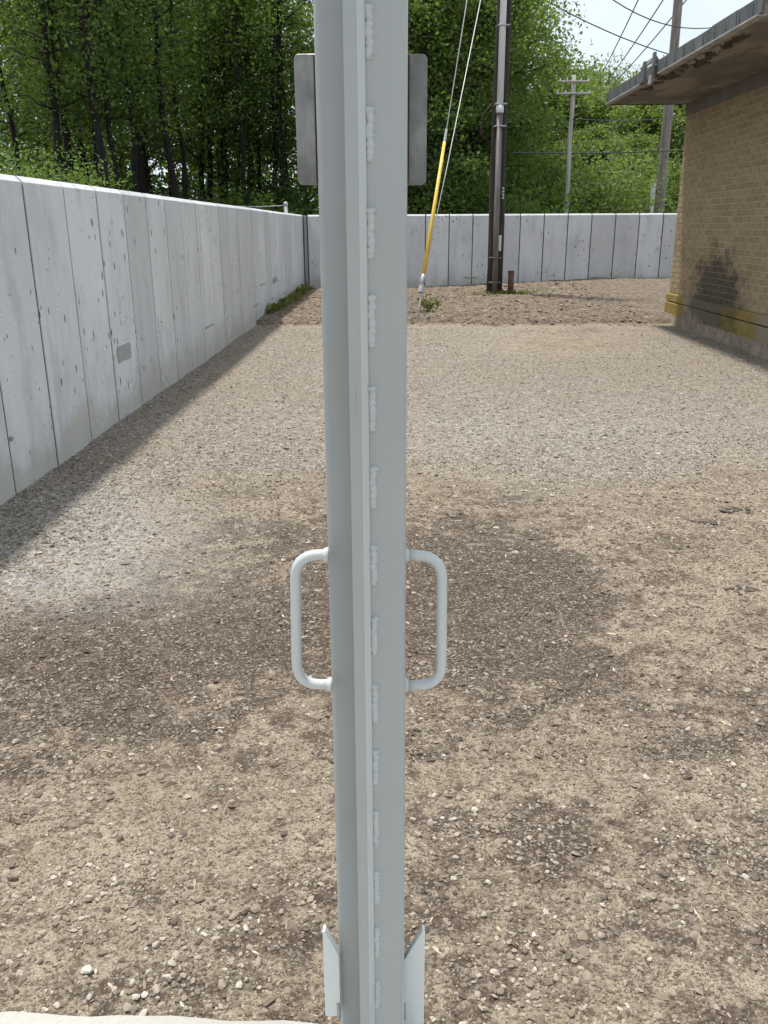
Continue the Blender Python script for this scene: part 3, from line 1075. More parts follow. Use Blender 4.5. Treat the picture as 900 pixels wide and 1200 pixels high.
# rusty pipe stub beside the pole
pr = on_ground(588.5, 350)
zr = float(ground_z(pr.x, pr.y))
stub = empty('pipe_stub', (PX + 0.32, 18.0, zr))
tag(stub, 'short rusty pipe stub standing in the soil beside the dark pole', 'pipe')
MB().tube([(0, 0, -0.2), (0.003, 0, 0.1), (0, 0, 0.40)], 0.06, 14).build('pipe', M['rust'], stub, smooth=True)
MB().tube([(0, 0, 0.401), (0, 0, 0.425)], [0.066, 0.062], 14).build('cap', M['rust'], stub)

# guy wires with a yellow guard
A = on_ground(488, 379)
A.z = float(ground_z(A.x, A.y))
guy = empty('guy_wire', A)
tag(guy, 'two steel guy wires with a yellow plastic guard anchored in the soil', 'guy wire')


def solve_h(px):
    best = None
    for i in range(200):
        h = 4 + i * 0.04
        T = Vector((PX, PYY, h))
        for s in np.linspace(0.2, 1, 81):
            P = A + (T - A) * float(s)
            q = CM.transposed() @ (P - Vector((0, 0, HC)))
            u, v = 450 + FPX * q.x / -q.z, 600 - FPX * q.y / -q.z
            e = (u - px) ** 2 + v ** 2
            if best is None or e < best[0]:
                best = (e, h)
    return best[1]


T1, T2 = Vector((PX, PYY, solve_h(548))), Vector((PX, PYY, solve_h(563)))
d1, d2 = T1 - A, T2 - A
E0 = A + d1 * 0.055
MB().tube([Vector((0, 0, -0.2)) + d1 * 0.0, d1 * 0.05], 0.014, 8).build('anchor_rod', M['galv'], guy, smooth=True)
MB().tube([d1 * 0.045, d1 * 0.058, d1 * 0.072], [0.03, 0.045, 0.025], 8).build('anchor_eye', M['galv'], guy, smooth=True)
MB().tube([d1 * 0.05, d1], 0.009, 6).build('wire', M['guy'], guy, smooth=True)
MB().tube([d1 * 0.055, d2 * 0.3, d2], 0.008, 6).build('wire', M['guy'], guy, smooth=True)


def s_at(d, py):
    best = None
    for s in np.linspace(0.02, 1, 400):
        P = A + d * float(s)
        q = CM.transposed() @ (P - Vector((0, 0, HC)))
        v = 600 - FPX * q.y / -q.z
        if best is None or abs(v - py) < best[0]:
            best = (abs(v - py), float(s))
    return best[1]


sa, sb = s_at(d1, 336), s_at(d1, 166)
MB().tube([d1 * sa, d1 * (sa * 0.5 + sb * 0.5), d1 * sb], [0.034, 0.031, 0.025], 10).build('yellow_guard', M['yellow'], guy, smooth=True)
MB().tube([d1 * (sa - 0.008), d1 * (sa + 0.002)], [0.05, 0.05], 10).build('guard_clamp', M['galv'], guy)
MB().tube([d1 * sb, d1 * (sb + 0.02)], [0.022, 0.02], 8).build('wire_clip', M['galv'], guy)

# pole behind the wall, half hidden by the eave
Y2 = 34.0
p = at_y(772, 250, Y2)
pole2 = pole_thing('utility_pole', 'thick weathered grey pole behind the far wall next to the brick building', p.x, Y2, 0, 14, 0.20, 0.13, M['pole_grey'])
MB().box(-0.36, -0.22, -0.1, 0.1, 1.2, at_y(766, 215, Y2).z).build('cable_box', M['conduit_light'], pole2, bevel=0.02)
Y3 = 24.5
p = at_y(663, 252, Y3)
zt = at_y(674, 88, Y3).z
pole3 = pole_thing('utility_pole', 'slim distant grey pole with two crossarms between the trees', p.x, Y3, 0, zt, 0.066, 0.052, M['pole_pale'])
for py, w in ((96, 0.40), (110, 0.46)):
    zz = at_y(674, py, Y3).z
    arm = MB().box(-w, w, -0.10, -0.055, zz - 0.024, zz + 0.024).build('crossarm', M['pole_pale'], pole3, bevel=0.01, segs=1)
    for xx in (-0.9, -0.45, 0.45, 0.9):
        MB().tube([(xx * w, -0.078, zz + 0.02), (xx * w, -0.078, zz + 0.085)], [0.018, 0.012], 8).build('insulator', M['conduit_light'], arm)


def wire_thing(label, P, Q, sag, r):
    P, Q = Vector(P), Vector(Q)
    path = []
    for k in range(15):
        t = k / 14
        w = P.lerp(Q, t)
        w.z -= sag * 4 * t * (1 - t)
        path.append(w)
    t = MB()
    base = path[0].copy()
    o = t.tube([q - base for q in path], r, 5).build('overhead_wire', M['wire'], None, smooth=True)
    o.location = base
    tag(o, label, 'wire', 'overhead wires')
    return o


wire_thing('overhead wire sloping down from the tall trees towards the broken gutter', at_y(560, -48, 30), at_y(800, 68, 36), 0.3, 0.02)
wire_thing('sagging overhead wire curving past the grey pole above the roof', at_y(690, -22, 30), at_y(880, 20, 34), 0.75, 0.018)
wire_thing('leftmost of three faint wires slanting up the sky over the roof', at_y(765, -38, 40), at_y(700, 95, 70), 0.2, 0.03)
wire_thing('middle one of three faint wires slanting up the sky over the roof', at_y(800, -36, 40), at_y(700, 110, 70), 0.2, 0.03)
wire_thing('rightmost of three faint wires slanting up the sky over the roof', at_y(835, -38, 40), at_y(700, 118, 70), 0.2, 0.03)
wire_thing('dark level wire crossing the trees between the two far poles', at_y(600, 179, Y3 - 0.12), at_y(850, 172, 33), 0.08, 0.022)
wire_thing('short thin level wire to the right of the distant crossarm pole', at_y(672, 139, Y3 - 0.1), at_y(790, 137, 33), 0.08, 0.014)

# white-topped fence post and its rail beyond the left wall
fy = 23.5
fp = at_y(335, 246, fy)
fence = empty('fence_post', (fp.x, fy, 0))
tag(fence, 'small white post with a thin rail showing above the left wall', 'fence post')
zt = at_y(335, 236, fy).z
MB().tube([(0, 0, -0.2), (0, 0, zt - 0.1)], 0.05, 10).build('post', M['white'], fence, smooth=True)
MB().tube([(0, 0, zt - 0.1), (0, 0, zt - 0.03), (0, 0, zt)], [0.062, 0.055, 0.012], 10).build('post_cap', M['white'], fence, smooth=True)
for dz in (0.10, 0.34):
    MB().tube([(0, 0, zt - dz), (-0.7, 0.02, zt - dz - 0.03), (-1.3, 0.0, zt - dz - 0.015)], 0.014, 6).build('rail', M['white'], fence, smooth=True)


# ------------------------------------------------------------------ vegetation
def leaf_mesh(name, centers, size, mat, rng, flat=0.5, droop=0.0):
    """folded diamond leaves, one island each"""
    n = len(centers)
    L = size * rng.uniform(0.6, 1.35, n)[:, None]
    W = L * rng.uniform(0.45, 0.7, n)[:, None]
    az = rng.uniform(0, 2 * np.pi, n)
    el = rng.normal(-droop, 0.55, n)
    d = np.stack([np.cos(az) * np.cos(el), np.sin(az) * np.cos(el), np.sin(el)], -1)
    nr = rng.normal(0, 1, (n, 3)) + np.array([0, 0, 2.2 * flat])
    s = np.cross(d, nr)
    s /= np.linalg.norm(s, axis=1)[:, None] + 1e-9
    up = np.cross(s, d)
    c = centers
    v = np.stack([c - d * L * 0.5, c + s * W * 0.5 + up * W * 0.18, c + d * L * 0.5, c - s * W * 0.5 + up * W * 0.18], 1).reshape(-1, 3)
    b = np.arange(n)[:, None] * 4
    f = np.concatenate([b + np.array([0, 1, 2]), b + np.array([0, 2, 3])], 0)
    return np_mesh(name, v, f, mat)


def make_tree(seed, H, r0, zmin, R, nbr, per, leaf, leafmat, barkmat, sig=0.30, low=0.5, top_round=0.6, lean=0.25):
    rng = np.random.default_rng(seed)
    mb = MB()
    tp = []
    x = y = 0.0
    dx, dy = rng.normal(0, lean / H, 2)
    n = 14
    for k in range(n + 1):
        tp.append(Vector((x, y, -0.3 + (H + 0.3) * k / n)))
        x += dx * H / n + rng.normal(0, 0.05)
        y += dy * H / n + rng.normal(0, 0.05)
    rad = [max(0.012, r0 * (1 - k / (n + 0.3)) ** 0.75) for k in range(n + 1)]
    rad[0] *= 1.15
    mb.tube(tp, rad, 8)
    pts = []

    def trunk_at(z):
        t = min(max((z + 0.3) / (H + 0.3), 0), 1) * n
        i = min(int(t), n - 1)
        return tp[i].lerp(tp[i + 1], t - i), rad[i] * (1 - (t - i)) + rad[i + 1] * (t - i)
    for i in range(nbr):
        h = zmin + (H * 0.97 - zmin) * ((i + rng.uniform(0, 1)) / nbr)
        t = (h - zmin) / (H - zmin)
        prof = low + (1 - low) * math.sin(min(1, t / top_round) * math.pi / 2) if t < top_round else math.cos((t - top_round) / (1 - top_round) * math.pi / 2 * 0.85)
        ln = R * prof * rng.uniform(0.6, 1.15)
        az = i * 2.4 + rng.uniform(-0.5, 0.5)
        base, tr = trunk_at(h)
        rise = rng.uniform(0.1, 0.75)
        path, rr = [], []
        m = 5
        for k in range(m + 1):
            s = k / m
            path.append(base + Vector((math.cos(az) * ln * s + rng.normal(0, 0.06) * s, math.sin(az) * ln * s + rng.normal(0, 0.06) * s, rise * ln * (s - 0.35 * s * s) + rng.normal(0, 0.05) * s)))
            rr.append(max(0.007, tr * 0.42 * (1 - 0.85 * s)))
        mb.tube(path, rr, 5, False)
        nc = max(3, int(ln * 3.2))
        for q in range(nc):
            s = rng.uniform(0.3, 1.05)
            k = min(int(s * m), m - 1)
            c0 = path[k].lerp(path[k + 1], s * m - k)
            side = Vector((rng.normal(0, 0.28), rng.normal(0, 0.28), rng.normal(0, 0.2))) * (0.6 + 0.5 * ln / 2)
            c1 = c0 + side
            mb.tube([c0, c0.lerp(c1, 0.55) + Vector((0, 0, 0.05)), c1], [rr[k] * 0.4 + 0.004, 0.006, 0.003], 3, False)
            cnt = int(per * rng.uniform(0.35, 1.5))
            cl = np.array(c1)[None] + rng.normal(0, 1, (cnt, 3)) * np.array([sig, sig, sig * 0.62])
            pts.append(cl)
    pts = np.concatenate(pts)
    t_ob = mb.build('trunk', barkmat, None, smooth=True)
    t_me = t_ob.data
    bpy.data.objects.remove(t_ob)
    l_me = leaf_mesh('crown', pts, leaf, leafmat, rng, 0.5, 0.25)
    return t_me, l_me


def place_tree(var, x, y, s, rot, label, group, name='tree', z=-0.1):
    t = empty(name, (x, y, z))
    t.rotation_euler = (0, 0, rot)
    t.scale = (s, s, s)
    tag(t, label, 'tree', group)
    link('trunk', var[0], t)
    link('crown', var[1], t)
    return t


slim = [make_tree(100 + i, 10.5, 0.090 + 0.02 * (i % 3), 3.8, 1.5, 30, 50, 0.105, M['leaf_wood'], M['bark'], 0.30, 0.45) for i in range(4)]
leafy = [make_tree(200 + i, 9.2, 0.11, 1.3, 2.0, 34, 62, 0.115, M['leaf_wood'], M['bark'], 0.33, 0.75) for i in range(3)]
bright = [make_tree(300 + i, 9.8, 0.17, 1.0, 2.5, 46, 92, 0.125, M['leaf_bright'], M['bark'], 0.33, 0.8) for i in range(3)]
broad = [make_tree(400 + i, 12.0, 0.26, 0.8, 4.3, 50, 88, 0.27, M['leaf_far'], M['bark_pale'], 0.5, 0.8, 0.45) for i in range(3)]
airy = make_tree(450, 12.5, 0.2, 4.5, 3.2, 36, 26, 0.22, M['leaf_far'], M['bark_pale'], 0.35, 0.6, 0.5)

ORD = ['first', 'second', 'third', 'fourth', 'fifth', 'sixth', 'seventh', 'eighth', 'ninth', 'tenth', 'eleventh', 'twelfth', 'thirteenth', 'fourteenth', 'fifteenth', 'sixteenth', 'seventeenth', 'eighteenth', 'nineteenth', 'twentieth']
LW = 'slim dark trunked trees of the wood beyond the left wall'
rr = random.Random(31)
# front rank of the wood on the left: trunks one can see between the leaves; (px at the wall top, distance)
front = [(22, 22), (72, 20.5), (84, 22), (98, 23.5), (108, 25), (118, 20.5), (128, 23), (139, 21.5), (156, 22), (165, 25), (180, 27), (205, 23.5), (222, 25.5), (238, 29), (252, 28), (276, 26), (290, 31), (304, 29), (322, 27), (345, 31)]
for i, (px, yy) in enumerate(front):
    P = at_y(px, 200, yy)
    lab = 'slender dark trunk, %s from the left in the front rank beyond the left wall' % ORD[i]
    if px == 118:
        yy += 0.0
        lab = 'nearest straight dark trunk rising through the middle of the left wood'
    if px == 205:
        lab = 'thickest forked dark trunk in the left wood'
    place_tree(slim[i % 4], P.x, yy, rr.uniform(0.92, 1.1) * (1.15 if px == 205 else 1), rr.uniform(0, 6.28), lab, LW, 'slender_tree')
for i in range(20):
    yy = rr.uniform(27, 38)
    px = -30 + i * 20.5 + rr.uniform(-8, 8)
    P = at_y(px, 200, yy)
    place_tree(leafy[i % 3] if i % 3 else slim[i % 4], P.x, yy, rr.uniform(0.9, 1.15), rr.uniform(0, 6.28), 'leafy tree further back in the dark wood beyond the left wall', 'trees further back in the wood', 'leafy_tree')
# trees beyond the far wall, right of the post, lit yellow green
for i, (px, yy, s) in enumerate([(470, 27, 0.95), (505, 26, 1.0), (532, 28.5, 1.05), (540, 31, 1.05), (548, 28.5, 1.05), (556, 26.5, 0.95), (562, 33, 1.0), (500, 33, 1.1), (545, 35, 1.15), (565, 37, 1.2), (470, 37, 1.15), (520, 41, 1.2)]):
    P = at_y(px, 200, yy)
    lab = ('dense green tree right of the post, %s from the left nearest the far wall' if i < 6 else 'green tree right of the post in the rows behind, %s from the near row') % (ORD[i] if i < 6 else ORD[i - 6])
    if px == 548:
        lab = 'tall bright green tree beyond the far wall just right of the dark pole'
    if px == 505:
        lab = 'green tree behind the yellow guy wire guard beyond the far wall'
    place_tree((bright if i % 3 != 1 else leafy)[i % 3], P.x, yy, s, rr.uniform(0, 6.28), lab, 'trees beyond the far wall', 'leafy_tree')
# distant trees at the right, their tops against the sky
for i, (px, yy, s, lab) in enumerate([
        (645, 52, 0.78, 'distant pale green tree left of the slim crossarm pole'),
        (705, 66, 1.0, 'distant round topped tree between the crossarm pole and the eave'),
        (676, 74, 1.02, 'distant tree behind the slim crossarm pole'),
        (735, 60, 0.72, 'distant bright green tree under the tip of the eave'),
        (770, 48, 0.74, 'bright green tree behind the thick grey pole under the eave'),
        (805, 56, 0.80, 'bright green tree beside the corner of the brick building'),
        (690, 46, 0.50, 'low spreading tree at the foot of the slim crossarm pole'),
        (745, 44, 0.46, 'low bright tree just above the far wall left of the thick grey pole'),
        (840, 62, 0.85, 'green tree hidden mostly by the brick building')]):
    P = at_y(px, 200, yy)
    v = airy if px in (705,) else broad[i % 3]
    place_tree(v, P.x, yy, s, rr.uniform(0, 6.28), lab, 'distant trees at the right', 'distant_tree')
P = at_y(668, 200, 58)
place_tree(airy, P.x, 58, 0.93, 1.0, 'thin sparse tree top against the sky right of the tall trees', 'distant trees at the right', 'distant_tree')

# dark mass of wood behind, and undergrowth along the walls (uncountable)
rng = np.random.default_rng(55)
n = 52000
px = rng.uniform(-260, 660, n)
dist = rng.uniform(42, 56, n)
zz = rng.uniform(0, 1, n) ** 1.6 * 9.5
xx = (px - 462) / 1000 * dist / 1.05
pts = np.stack([xx, dist, zz], -1)
keep = (fbm(xx * 0.35, zz * 0.35 + dist * 0.3, 3, 40) > 0.42 + 0.012 * zz) & (px < 610)
me = leaf_mesh('woodland', pts[keep], 0.42, M['leaf_wood'], rng)
tag(link('woodland', me), 'dark depth of the wood behind the nearer trees', 'woodland', kind='stuff')


def undergrowth(n, spots, leaf, name, mat, label, seed):
    rng = np.random.default_rng(seed)
    out = []
    per = n // len(spots)
    for (x, y, r, h) in spots:
        u = rng.normal(0, 1, (per, 3))
        u /= np.linalg.norm(u, axis=1)[:, None]
        rad = rng.uniform(0.35, 1.0, per)[:, None] ** 0.6
        lump = 0.75 + 0.5 * fbm(u[:, 0] * 2 + x, u[:, 2] * 2 + y + u[:, 1], 3, 8)[:, None]
        q = u * rad * lump * np.array([r, r, h * 0.55]) + np.array([x, y, h * 0.45])
        out.append(q)
    me = leaf_mesh(name, np.concatenate(out), leaf, mat, rng)
    o = link(name, me)
    return o


spots = []
r2 = random.Random(5)
for i in range(34):
    px = -40 + i * 21
    yy = r2.uniform(24, 32) if px > 120 else r2.uniform(19, 25)
    P = at_y(px, 240, yy)
    spots.append((P.x, yy, r2.uniform(0.9, 1.6), r2.uniform(1.9, 3.0)))
tag(undergrowth(40000, spots, 0.14, 'undergrowth', M['leaf_low'], '', 71), 'dark undergrowth filling the foot of the wood', 'undergrowth', kind='stuff')


def bush(name, px, y, r, h, n, leaf, mat, label, seed):
    rng = np.random.default_rng(seed)
    P = at_y(px, 240, y)
    t = empty(name, (P.x, y, -0.05))
    tag(t, label, 'bush', 'bushes beyond the walls')
    mb = MB()
    cs = []
    for i in range(9):
        a = i * 2.4
        tip = Vector((math.cos(a) * r * rng.uniform(0.3, 0.85), math.sin(a) * r * rng.uniform(0.3, 0.85), h * rng.uniform(0.6, 0.98)))
        mb.tube([Vector((0, 0, -0.1)), tip * 0.5 + Vector((0, 0, h * 0.1)), tip], [0.03, 0.018, 0.006], 5, False)
        for s in (0.45, 0.7, 0.95):
            cs.append((tip * s + Vector((0, 0, h * 0.1)), r * 0.33))
    mb.build('stem', M['bark'], t, smooth=True)
    pts = np.concatenate([np.array(c_)[None] + rng.normal(0, 1, (n // len(cs), 3)) * np.array([s_, s_, s_ * 0.7]) for c_, s_ in cs])
    link('crown', leaf_mesh('crown', pts, leaf, mat, rng), t)


bush('bush', 22, 15.0, 1.3, 2.5, 16000, 0.058, M['leaf_wood'], 'bright green bush rising over the left wall at the picture edge', 5)
bush('bush', 85, 18.5, 1.0, 2.2, 9000, 0.065, M['leaf_wood'], 'lower green bush just over the left wall right of the bright bush', 6)
bush('bush', 618, 31.0, 1.5, 3.6, 6000, 0.13, M['leaf_bright'], 'green bush over the far wall left of the crossarm pole', 7)
bush('bush', 700, 33.0, 2.1, 3.6, 5200, 0.15, M['leaf_far'], 'spreading bright bush over the far wall right of the crossarm pole', 8)
bush('bush', 745, 36.0, 2.0, 3.5, 5200, 0.15, M['leaf_far'], 'bright bush over the far wall left of the thick grey pole', 9)
bush('bush', 800, 37.0, 2.0, 3.8, 5000, 0.15, M['leaf_bright'], 'green bush between the thick grey pole and the building corner', 10)
bush('bush', 530, 25.0, 1.2, 2.7, 3600, 0.11, M['leaf_wood'], 'dark green bush over the far wall behind the guy wire', 11)

# weeds along the far end of the left wall
rng = np.random.default_rng(77)
n = 1500
wy = rng.uniform(14.2, 20.4, n)
wx = XL + 0.03 + np.abs(rng.normal(0, 0.10, n)) * smoothstep(13.8, 16, wy)
wz = ground_z(wx, wy) + np.abs(rng.normal(0, 0.05, n)) * (0.4 + fbm(wx * 3, wy * 2.2, 3, 9))
tag(link('weeds', leaf_mesh('weeds', np.stack([wx, wy, wz], -1), 0.07, M['weed'], rng)), 'low green weeds along the foot of the left wall', 'weeds', kind='stuff')
n = 420
gxx = PX + 0.25 + rng.normal(0, 0.35, n)
gyy = PYY - 0.2 + rng.normal(0, 0.16, n)
tag(link('grass', leaf_mesh('grass', np.stack([gxx, gyy, ground_z(gxx, gyy) + np.abs(rng.normal(0, 0.025, n))], -1), 0.06, M['weed'], rng)), 'thin grass round the foot of the dark pole', 'grass', kind='stuff')
P = on_ground(503, 372)
weed = empty('weed_plant', (P.x, P.y + 0.25, float(ground_z(P.x, P.y + 0.25))))
tag(weed, 'small yellow green weed growing beside the guy wire anchor', 'plant')
mb = MB()
for i in range(7):
    a = i * 0.9
    mb.tube([(0, 0, -0.02), (math.cos(a) * 0.06, math.sin(a) * 0.06, 0.09), (math.cos(a) * 0.15, math.sin(a) * 0.13, 0.16)], [0.005, 0.004, 0.002], 4, False)
mb.build('stem', M['weed'], weed)
link('leaves', leaf_mesh('leaves', rng.normal(0, 1, (240, 3)) * np.array([0.11, 0.09, 0.055]) + np.array([0, 0, 0.12]), 0.06, M['weed'], rng), weed)

# ------------------------------------------------------------------ loose material on the ground
PHI = (1 + 5 ** 0.5) / 2
ICO_V = np.array([(-1, PHI, 0), (1, PHI, 0), (-1, -PHI, 0), (1, -PHI, 0), (0, -1, PHI), (0, 1, PHI), (0, -1, -PHI), (0, 1, -PHI), (PHI, 0, -1), (PHI, 0, 1), (-PHI, 0, -1), (-PHI, 0, 1)]) / math.sqrt(1 + PHI * PHI)
ICO_F = np.array([(0, 11, 5), (0, 5, 1), (0, 1, 7), (0, 7, 10), (0, 10, 11), (1, 5, 9), (5, 11, 4), (11, 10, 2), (10, 7, 6), (7, 1, 8), (3, 9, 4), (3, 4, 2), (3, 2, 6), (3, 6, 8), (3, 8, 9), (4, 9, 5), (2, 4, 11), (6, 2, 10), (8, 6, 7), (9, 8, 1)])
BI_V = np.array([(1, 0, 0), (0.3, 0.95, 0.1), (-0.8, 0.6, -0.1), (-0.8, -0.6, 0.1), (0.3, -0.95, 0), (0.1, 0, 0.8), (0, 0.1, -0.8)], float)
BI_F = np.array([(0, 1, 5), (1, 2, 5), (2, 3, 5), (3, 4, 5), (4, 0, 5), (1, 0, 6), (2, 1, 6), (3, 2, 6), (4, 3, 6), (0, 4, 6)])


def scatter_mesh(name, xy, radius, mat, rng, base=(ICO_V, ICO_F), squash=(1.0, 0.8, 0.6), sink=0.25, jit=0.25):
    V, F = base
    n, k = len(xy), len(V)
    v = V[None] * (1 + rng.uniform(-jit, jit, (n, k, 1)))
    sc = np.array(squash)[None] * rng.uniform(0.7, 1.3, (n, 3)) * radius[:, None]
    v = v * sc[:, None, :]
    tl = rng.normal(0, 0.3, n)
    c, s = np.cos(tl)[:, None], np.sin(tl)[:, None]
    v = np.stack([v[..., 0], v[..., 1] * c - v[..., 2] * s, v[..., 1] * s + v[..., 2] * c], -1)
    az = rng.uniform(0, 6.283, n)
    c, s = np.cos(az)[:, None], np.sin(az)[:, None]
    v = np.stack([v[..., 0] * c - v[..., 1] * s, v[..., 0] * s + v[..., 1] * c, v[..., 2]], -1)
    z = ground_z(xy[:, 0], xy[:, 1]) + sc[:, 2] * (0.5 - sink)
    v += np.stack([xy[:, 0], xy[:, 1], z], -1)[:, None]
    f = (F[None] + (np.arange(n) * k)[:, None, None]).reshape(-1, 3)
    return np_mesh(name, v.reshape(-1, 3), f, mat)


def sample(n, y0, y1, rng, wmul=0.56, power=1.0, dens=None):
    """ground points in the yard between two distances"""
    y = y0 + (y1 - y0) * rng.uniform(0, 1, n) ** power
    half = 0.50 * y + 0.35
    x = rng.uniform(-1, 1, n) * half
    ok = (x > XL + 0.02) & (x < XB - 0.12)
    if dens is not None:
        ok &= rng.uniform(0, 1, n) < dens(x, y)
    return np.stack([x, y], -1)[ok]


rng = np.random.default_rng(91)


def crowd(x, y):
    return np.clip(0.20 + 1.5 * (fbm(x * 3.5, y * 3.5, 4, 61) - 0.36), 0.06, 1)


xy = sample(105000, 1.2, 4.8, rng, dens=crowd)
rad = np.clip(rng.lognormal(math.log(0.0027), 0.52, len(xy)), 0.0013, 0.011)
tag(link('pebbles', scatter_mesh('pebbles', xy, rad, M['pebble'], rng, (BI_V, BI_F))), 'small pebbles strewn over the near dirt', 'pebbles', kind='stuff')
nests = np.array([(-0.42, 1.30), (-0.35, 1.42), (-0.62, 1.62), (-0.75, 1.5), (0.28, 1.35), (0.55, 1.55), (0.2, 1.75), (0.8, 1.7), (-0.15, 1.6), (0.95, 1.95), (-0.9, 1.9)])
k = rng.integers(0, len(nests), 2600)
xy = nests[k] + rng.normal(0, 1, (2600, 2)) * np.array([0.10, 0.07])
xy = xy[xy[:, 1] > 1.215]
rad = np.clip(rng.lognormal(math.log(0.0044), 0.45, len(xy)), 0.002, 0.011)
tag(link('pebble_nests', scatter_mesh('pebble_nests', xy, rad, M['pebble'], rng)), 'crowded nests of pale pebbles in the near dirt', 'pebbles', kind='stuff')
xy = sample(60000, 1.2, 5.5, rng, dens=lambda x, y: np.clip(0.25 + 1.6 * (fbm(x * 2.6, y * 2.6, 4, 83) - 0.38), 0.05, 1))
rad = np.clip(rng.lognormal(math.log(0.0036), 0.55, len(xy)), 0.0015, 0.014)
tag(link('soil_crumbs', scatter_mesh('soil_crumbs', xy, rad, M['crumb'], rng, (BI_V, BI_F), (1.0, 0.85, 0.5), 0.35)), 'crumbs of brown soil lying over the near dirt', 'soil', kind='stuff')
xy = sample(75000, 2.0, 6.0, rng, dens=lambda x, y: np.clip(0.5 + 1.8 * (fbm(x * 2.1, y * 2.1, 4, 87) - 0.5), 0.06, 1) * np.clip(1 - 1.2 * masks(x, y)[3], 0.05, 1))
rad = np.clip(rng.lognormal(math.log(0.0042), 0.42, len(xy)), 0.002, 0.012)
tag(link('grit', scatter_mesh('grit', xy, rad, M['grit'], rng, (BI_V, BI_F), (1.15, 0.75, 0.45), 0.2)), 'light and dark grit mixed into the damp dirt', 'grit', kind='stuff')
xy = sample(78000, 3.4, 12.9, rng, power=1.15, dens=lambda x, y: np.clip(masks(x, y)[1] * 0.9 + 0.12, 0, 1))
rad = np.clip(rng.lognormal(math.log(0.0066), 0.40, len(xy)), 0.003, 0.02)
tag(link('gravel', scatter_mesh('gravel', xy, rad, M['pebble'], rng, (BI_V, BI_F))), 'pale crushed gravel covering the middle of the yard', 'gravel', kind='stuff')
xy = sample(9000, 13.05, 20.6, rng)
rad = np.clip(rng.lognormal(math.log(0.022), 0.4, len(xy)), 0.01, 0.05)
tag(link('leaf_litter', scatter_mesh('leaf_litter', xy, rad, M['litter'], rng, (BI_V, BI_F), (1.2, 0.8, 0.35))), 'brown clods and dead leaves on the soil before the far wall', 'leaf litter', kind='stuff')
xy = sample(2400, 1.22, 5.0, rng, dens=lambda x, y: np.clip(0.35 + masks(x, y)[0], 0.15, 1))
rad = np.clip(rng.lognormal(math.log(0.0050), 0.5, len(xy)), 0.0025, 0.014)
tag(link('wood_chips', scatter_mesh('wood_chips', xy, rad, M['chip'], rng, (BI_V, BI_F), (1.25, 0.32, 0.14), 0.0)), 'pale wood chips and straw bits scattered on the dirt', 'wood chips', kind='stuff')


# larger stones one by one
def stone_mesh(seed, r):
    rng = np.random.default_rng(seed)
    import bmesh
    bm = bmesh.new()
    bmesh.ops.create_icosphere(bm, subdivisions=2, radius=1)
    ax = rng.normal(0, 1, (9, 3))
    ax /= np.linalg.norm(ax, axis=1)[:, None]
    cut = rng.uniform(0.5, 0.8, 9)
    sc = np.array([1.0, rng.uniform(0.7, 0.95), rng.uniform(0.5, 0.75)])
    for v in bm.verts:
        p_ = np.array(v.co)
        for a, c_ in zip(ax, cut):
            d = p_ @ a
            if d > c_:
                p_ = p_ - a * (d - c_) * 0.95
        p_ = p_ * sc * (1 + rng.normal(0, 0.02)) * r
        v.co = p_
    me = bpy.data.meshes.new('stone')
    bm.to_mesh(me)
    bm.free()
    me.materials.append(M['stone'])
    return me


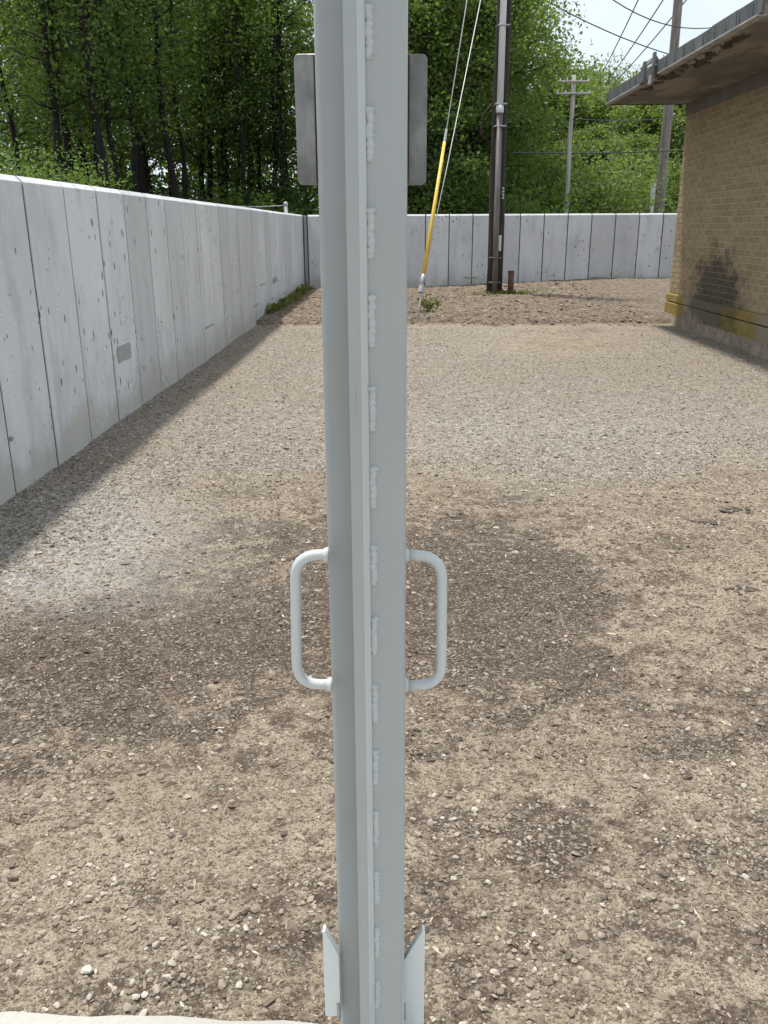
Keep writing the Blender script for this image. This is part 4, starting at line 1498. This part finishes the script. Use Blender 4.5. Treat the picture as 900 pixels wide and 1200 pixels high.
STM = [stone_mesh(i, 1.0) for i in range(7)]
near = [(158, 190, 9), (97, 217, 9), (190, 266, 7), (565, 330, 12), (583, 280, 9), (610, 280, 9), (303, 405, 10), (382, 362, 9), (187, 497, 12), (303, 518, 11), (672, 533, 11), (453, 733, 15), (413, 688, 15), (230, 755, 20), (235, 832, 12), (350, 785, 14), (357, 822, 15), (380, 818, 13), (378, 866, 16), (335, 850, 17), (150, 845, 12), (650, 770, 10), (415, 828, 10), (490, 850, 10), (385, 700, 8), (430, 672, 8), (300, 800, 12), (322, 812, 10), (250, 766, 10), (50, 712, 12), (60, 868, 11), (122, 858, 8), (633, 706, 9), (585, 638, 8), (783, 530, 8), (852, 437, 8), (555, 82, 11), (345, 183, 9)]
right = [(173, 222, 11), (580, 240, 16), (72, 355, 11), (42, 350, 9), (475, 483, 14), (596, 548, 16), (163, 523, 10), (152, 608, 12), (203, 800, 11), (793, 313, 11), (270, 820, 10), (765, 855, 11), (590, 715, 10), (72, 512, 11), (688, 116, 10), (862, 328, 8), (678, 620, 9), (140, 770, 10), (283, 655, 9), (745, 480, 9), (340, 606, 8)]
special = {(230, 755): 'largest rounded grey stone on the dirt at the lower left', (580, 240): 'pale stone with a dark clod beside it on the right of the post',
           (596, 548): 'flat pale stone on the reddish dirt at the lower right', (453, 733): 'round pale stone above the gravel heap at the lower left',
           (173, 222): 'lone pale stone just below the right handle', (413, 688): 'pale stone in the small cluster left of the low gusset'}
for lst, x0 in ((near, 0), (right, 500)):
    for i, (cx, cy, s) in enumerate(lst):
        P = on_ground(x0 + cx / 2.25, 800 + cy / 2.25)
        dist = math.sqrt(P.x ** 2 + P.y ** 2 + HC ** 2)
        r = s / 2.25 / 1000 * dist * 0.82
        o = link('stone', STM[i % 7])
        o.location = (P.x, P.y, float(ground_z(P.x, P.y)) + r * 0.28)
        o.scale = (r, r, r)
        o.rotation_euler = (random.uniform(-0.3, 0.3), random.uniform(-0.3, 0.3), random.uniform(0, 6.28))
        lab = special.get((cx, cy)) or ('small pale loose stone on the dirt left of the post' if x0 == 0 else 'small pale loose stone on the dirt right of the post')
        tag(o, lab, 'stone', 'loose stones on the dirt')
for (px, py, r, lab) in ((861, 596, 0.05, 'dark clod of earth on pale dirt far right of the handle'), (867, 690, 0.035, 'small dark clod below the larger clod at the right edge'), (508, 1049, 0.02, 'dark clod on the dirt right of the post above the gusset'), (828, 610, 0.04, 'low dark scrap of earth left of the larger clod')):
    P = on_ground(px, py)
    r3 = np.random.default_rng(int(px))
    k = 14
    xyc = np.array([[P.x, P.y]]) + r3.normal(0, 1, (k, 2)) * np.array([r, r * 0.6])
    me = scatter_mesh('dirt_clod', xyc, r3.uniform(0.25, 0.5, k) * r, M['clod'], r3, squash=(1, 0.8, 0.5))
    tag(link('dirt_clod', me), lab, 'clod', 'dark clods on the dirt')
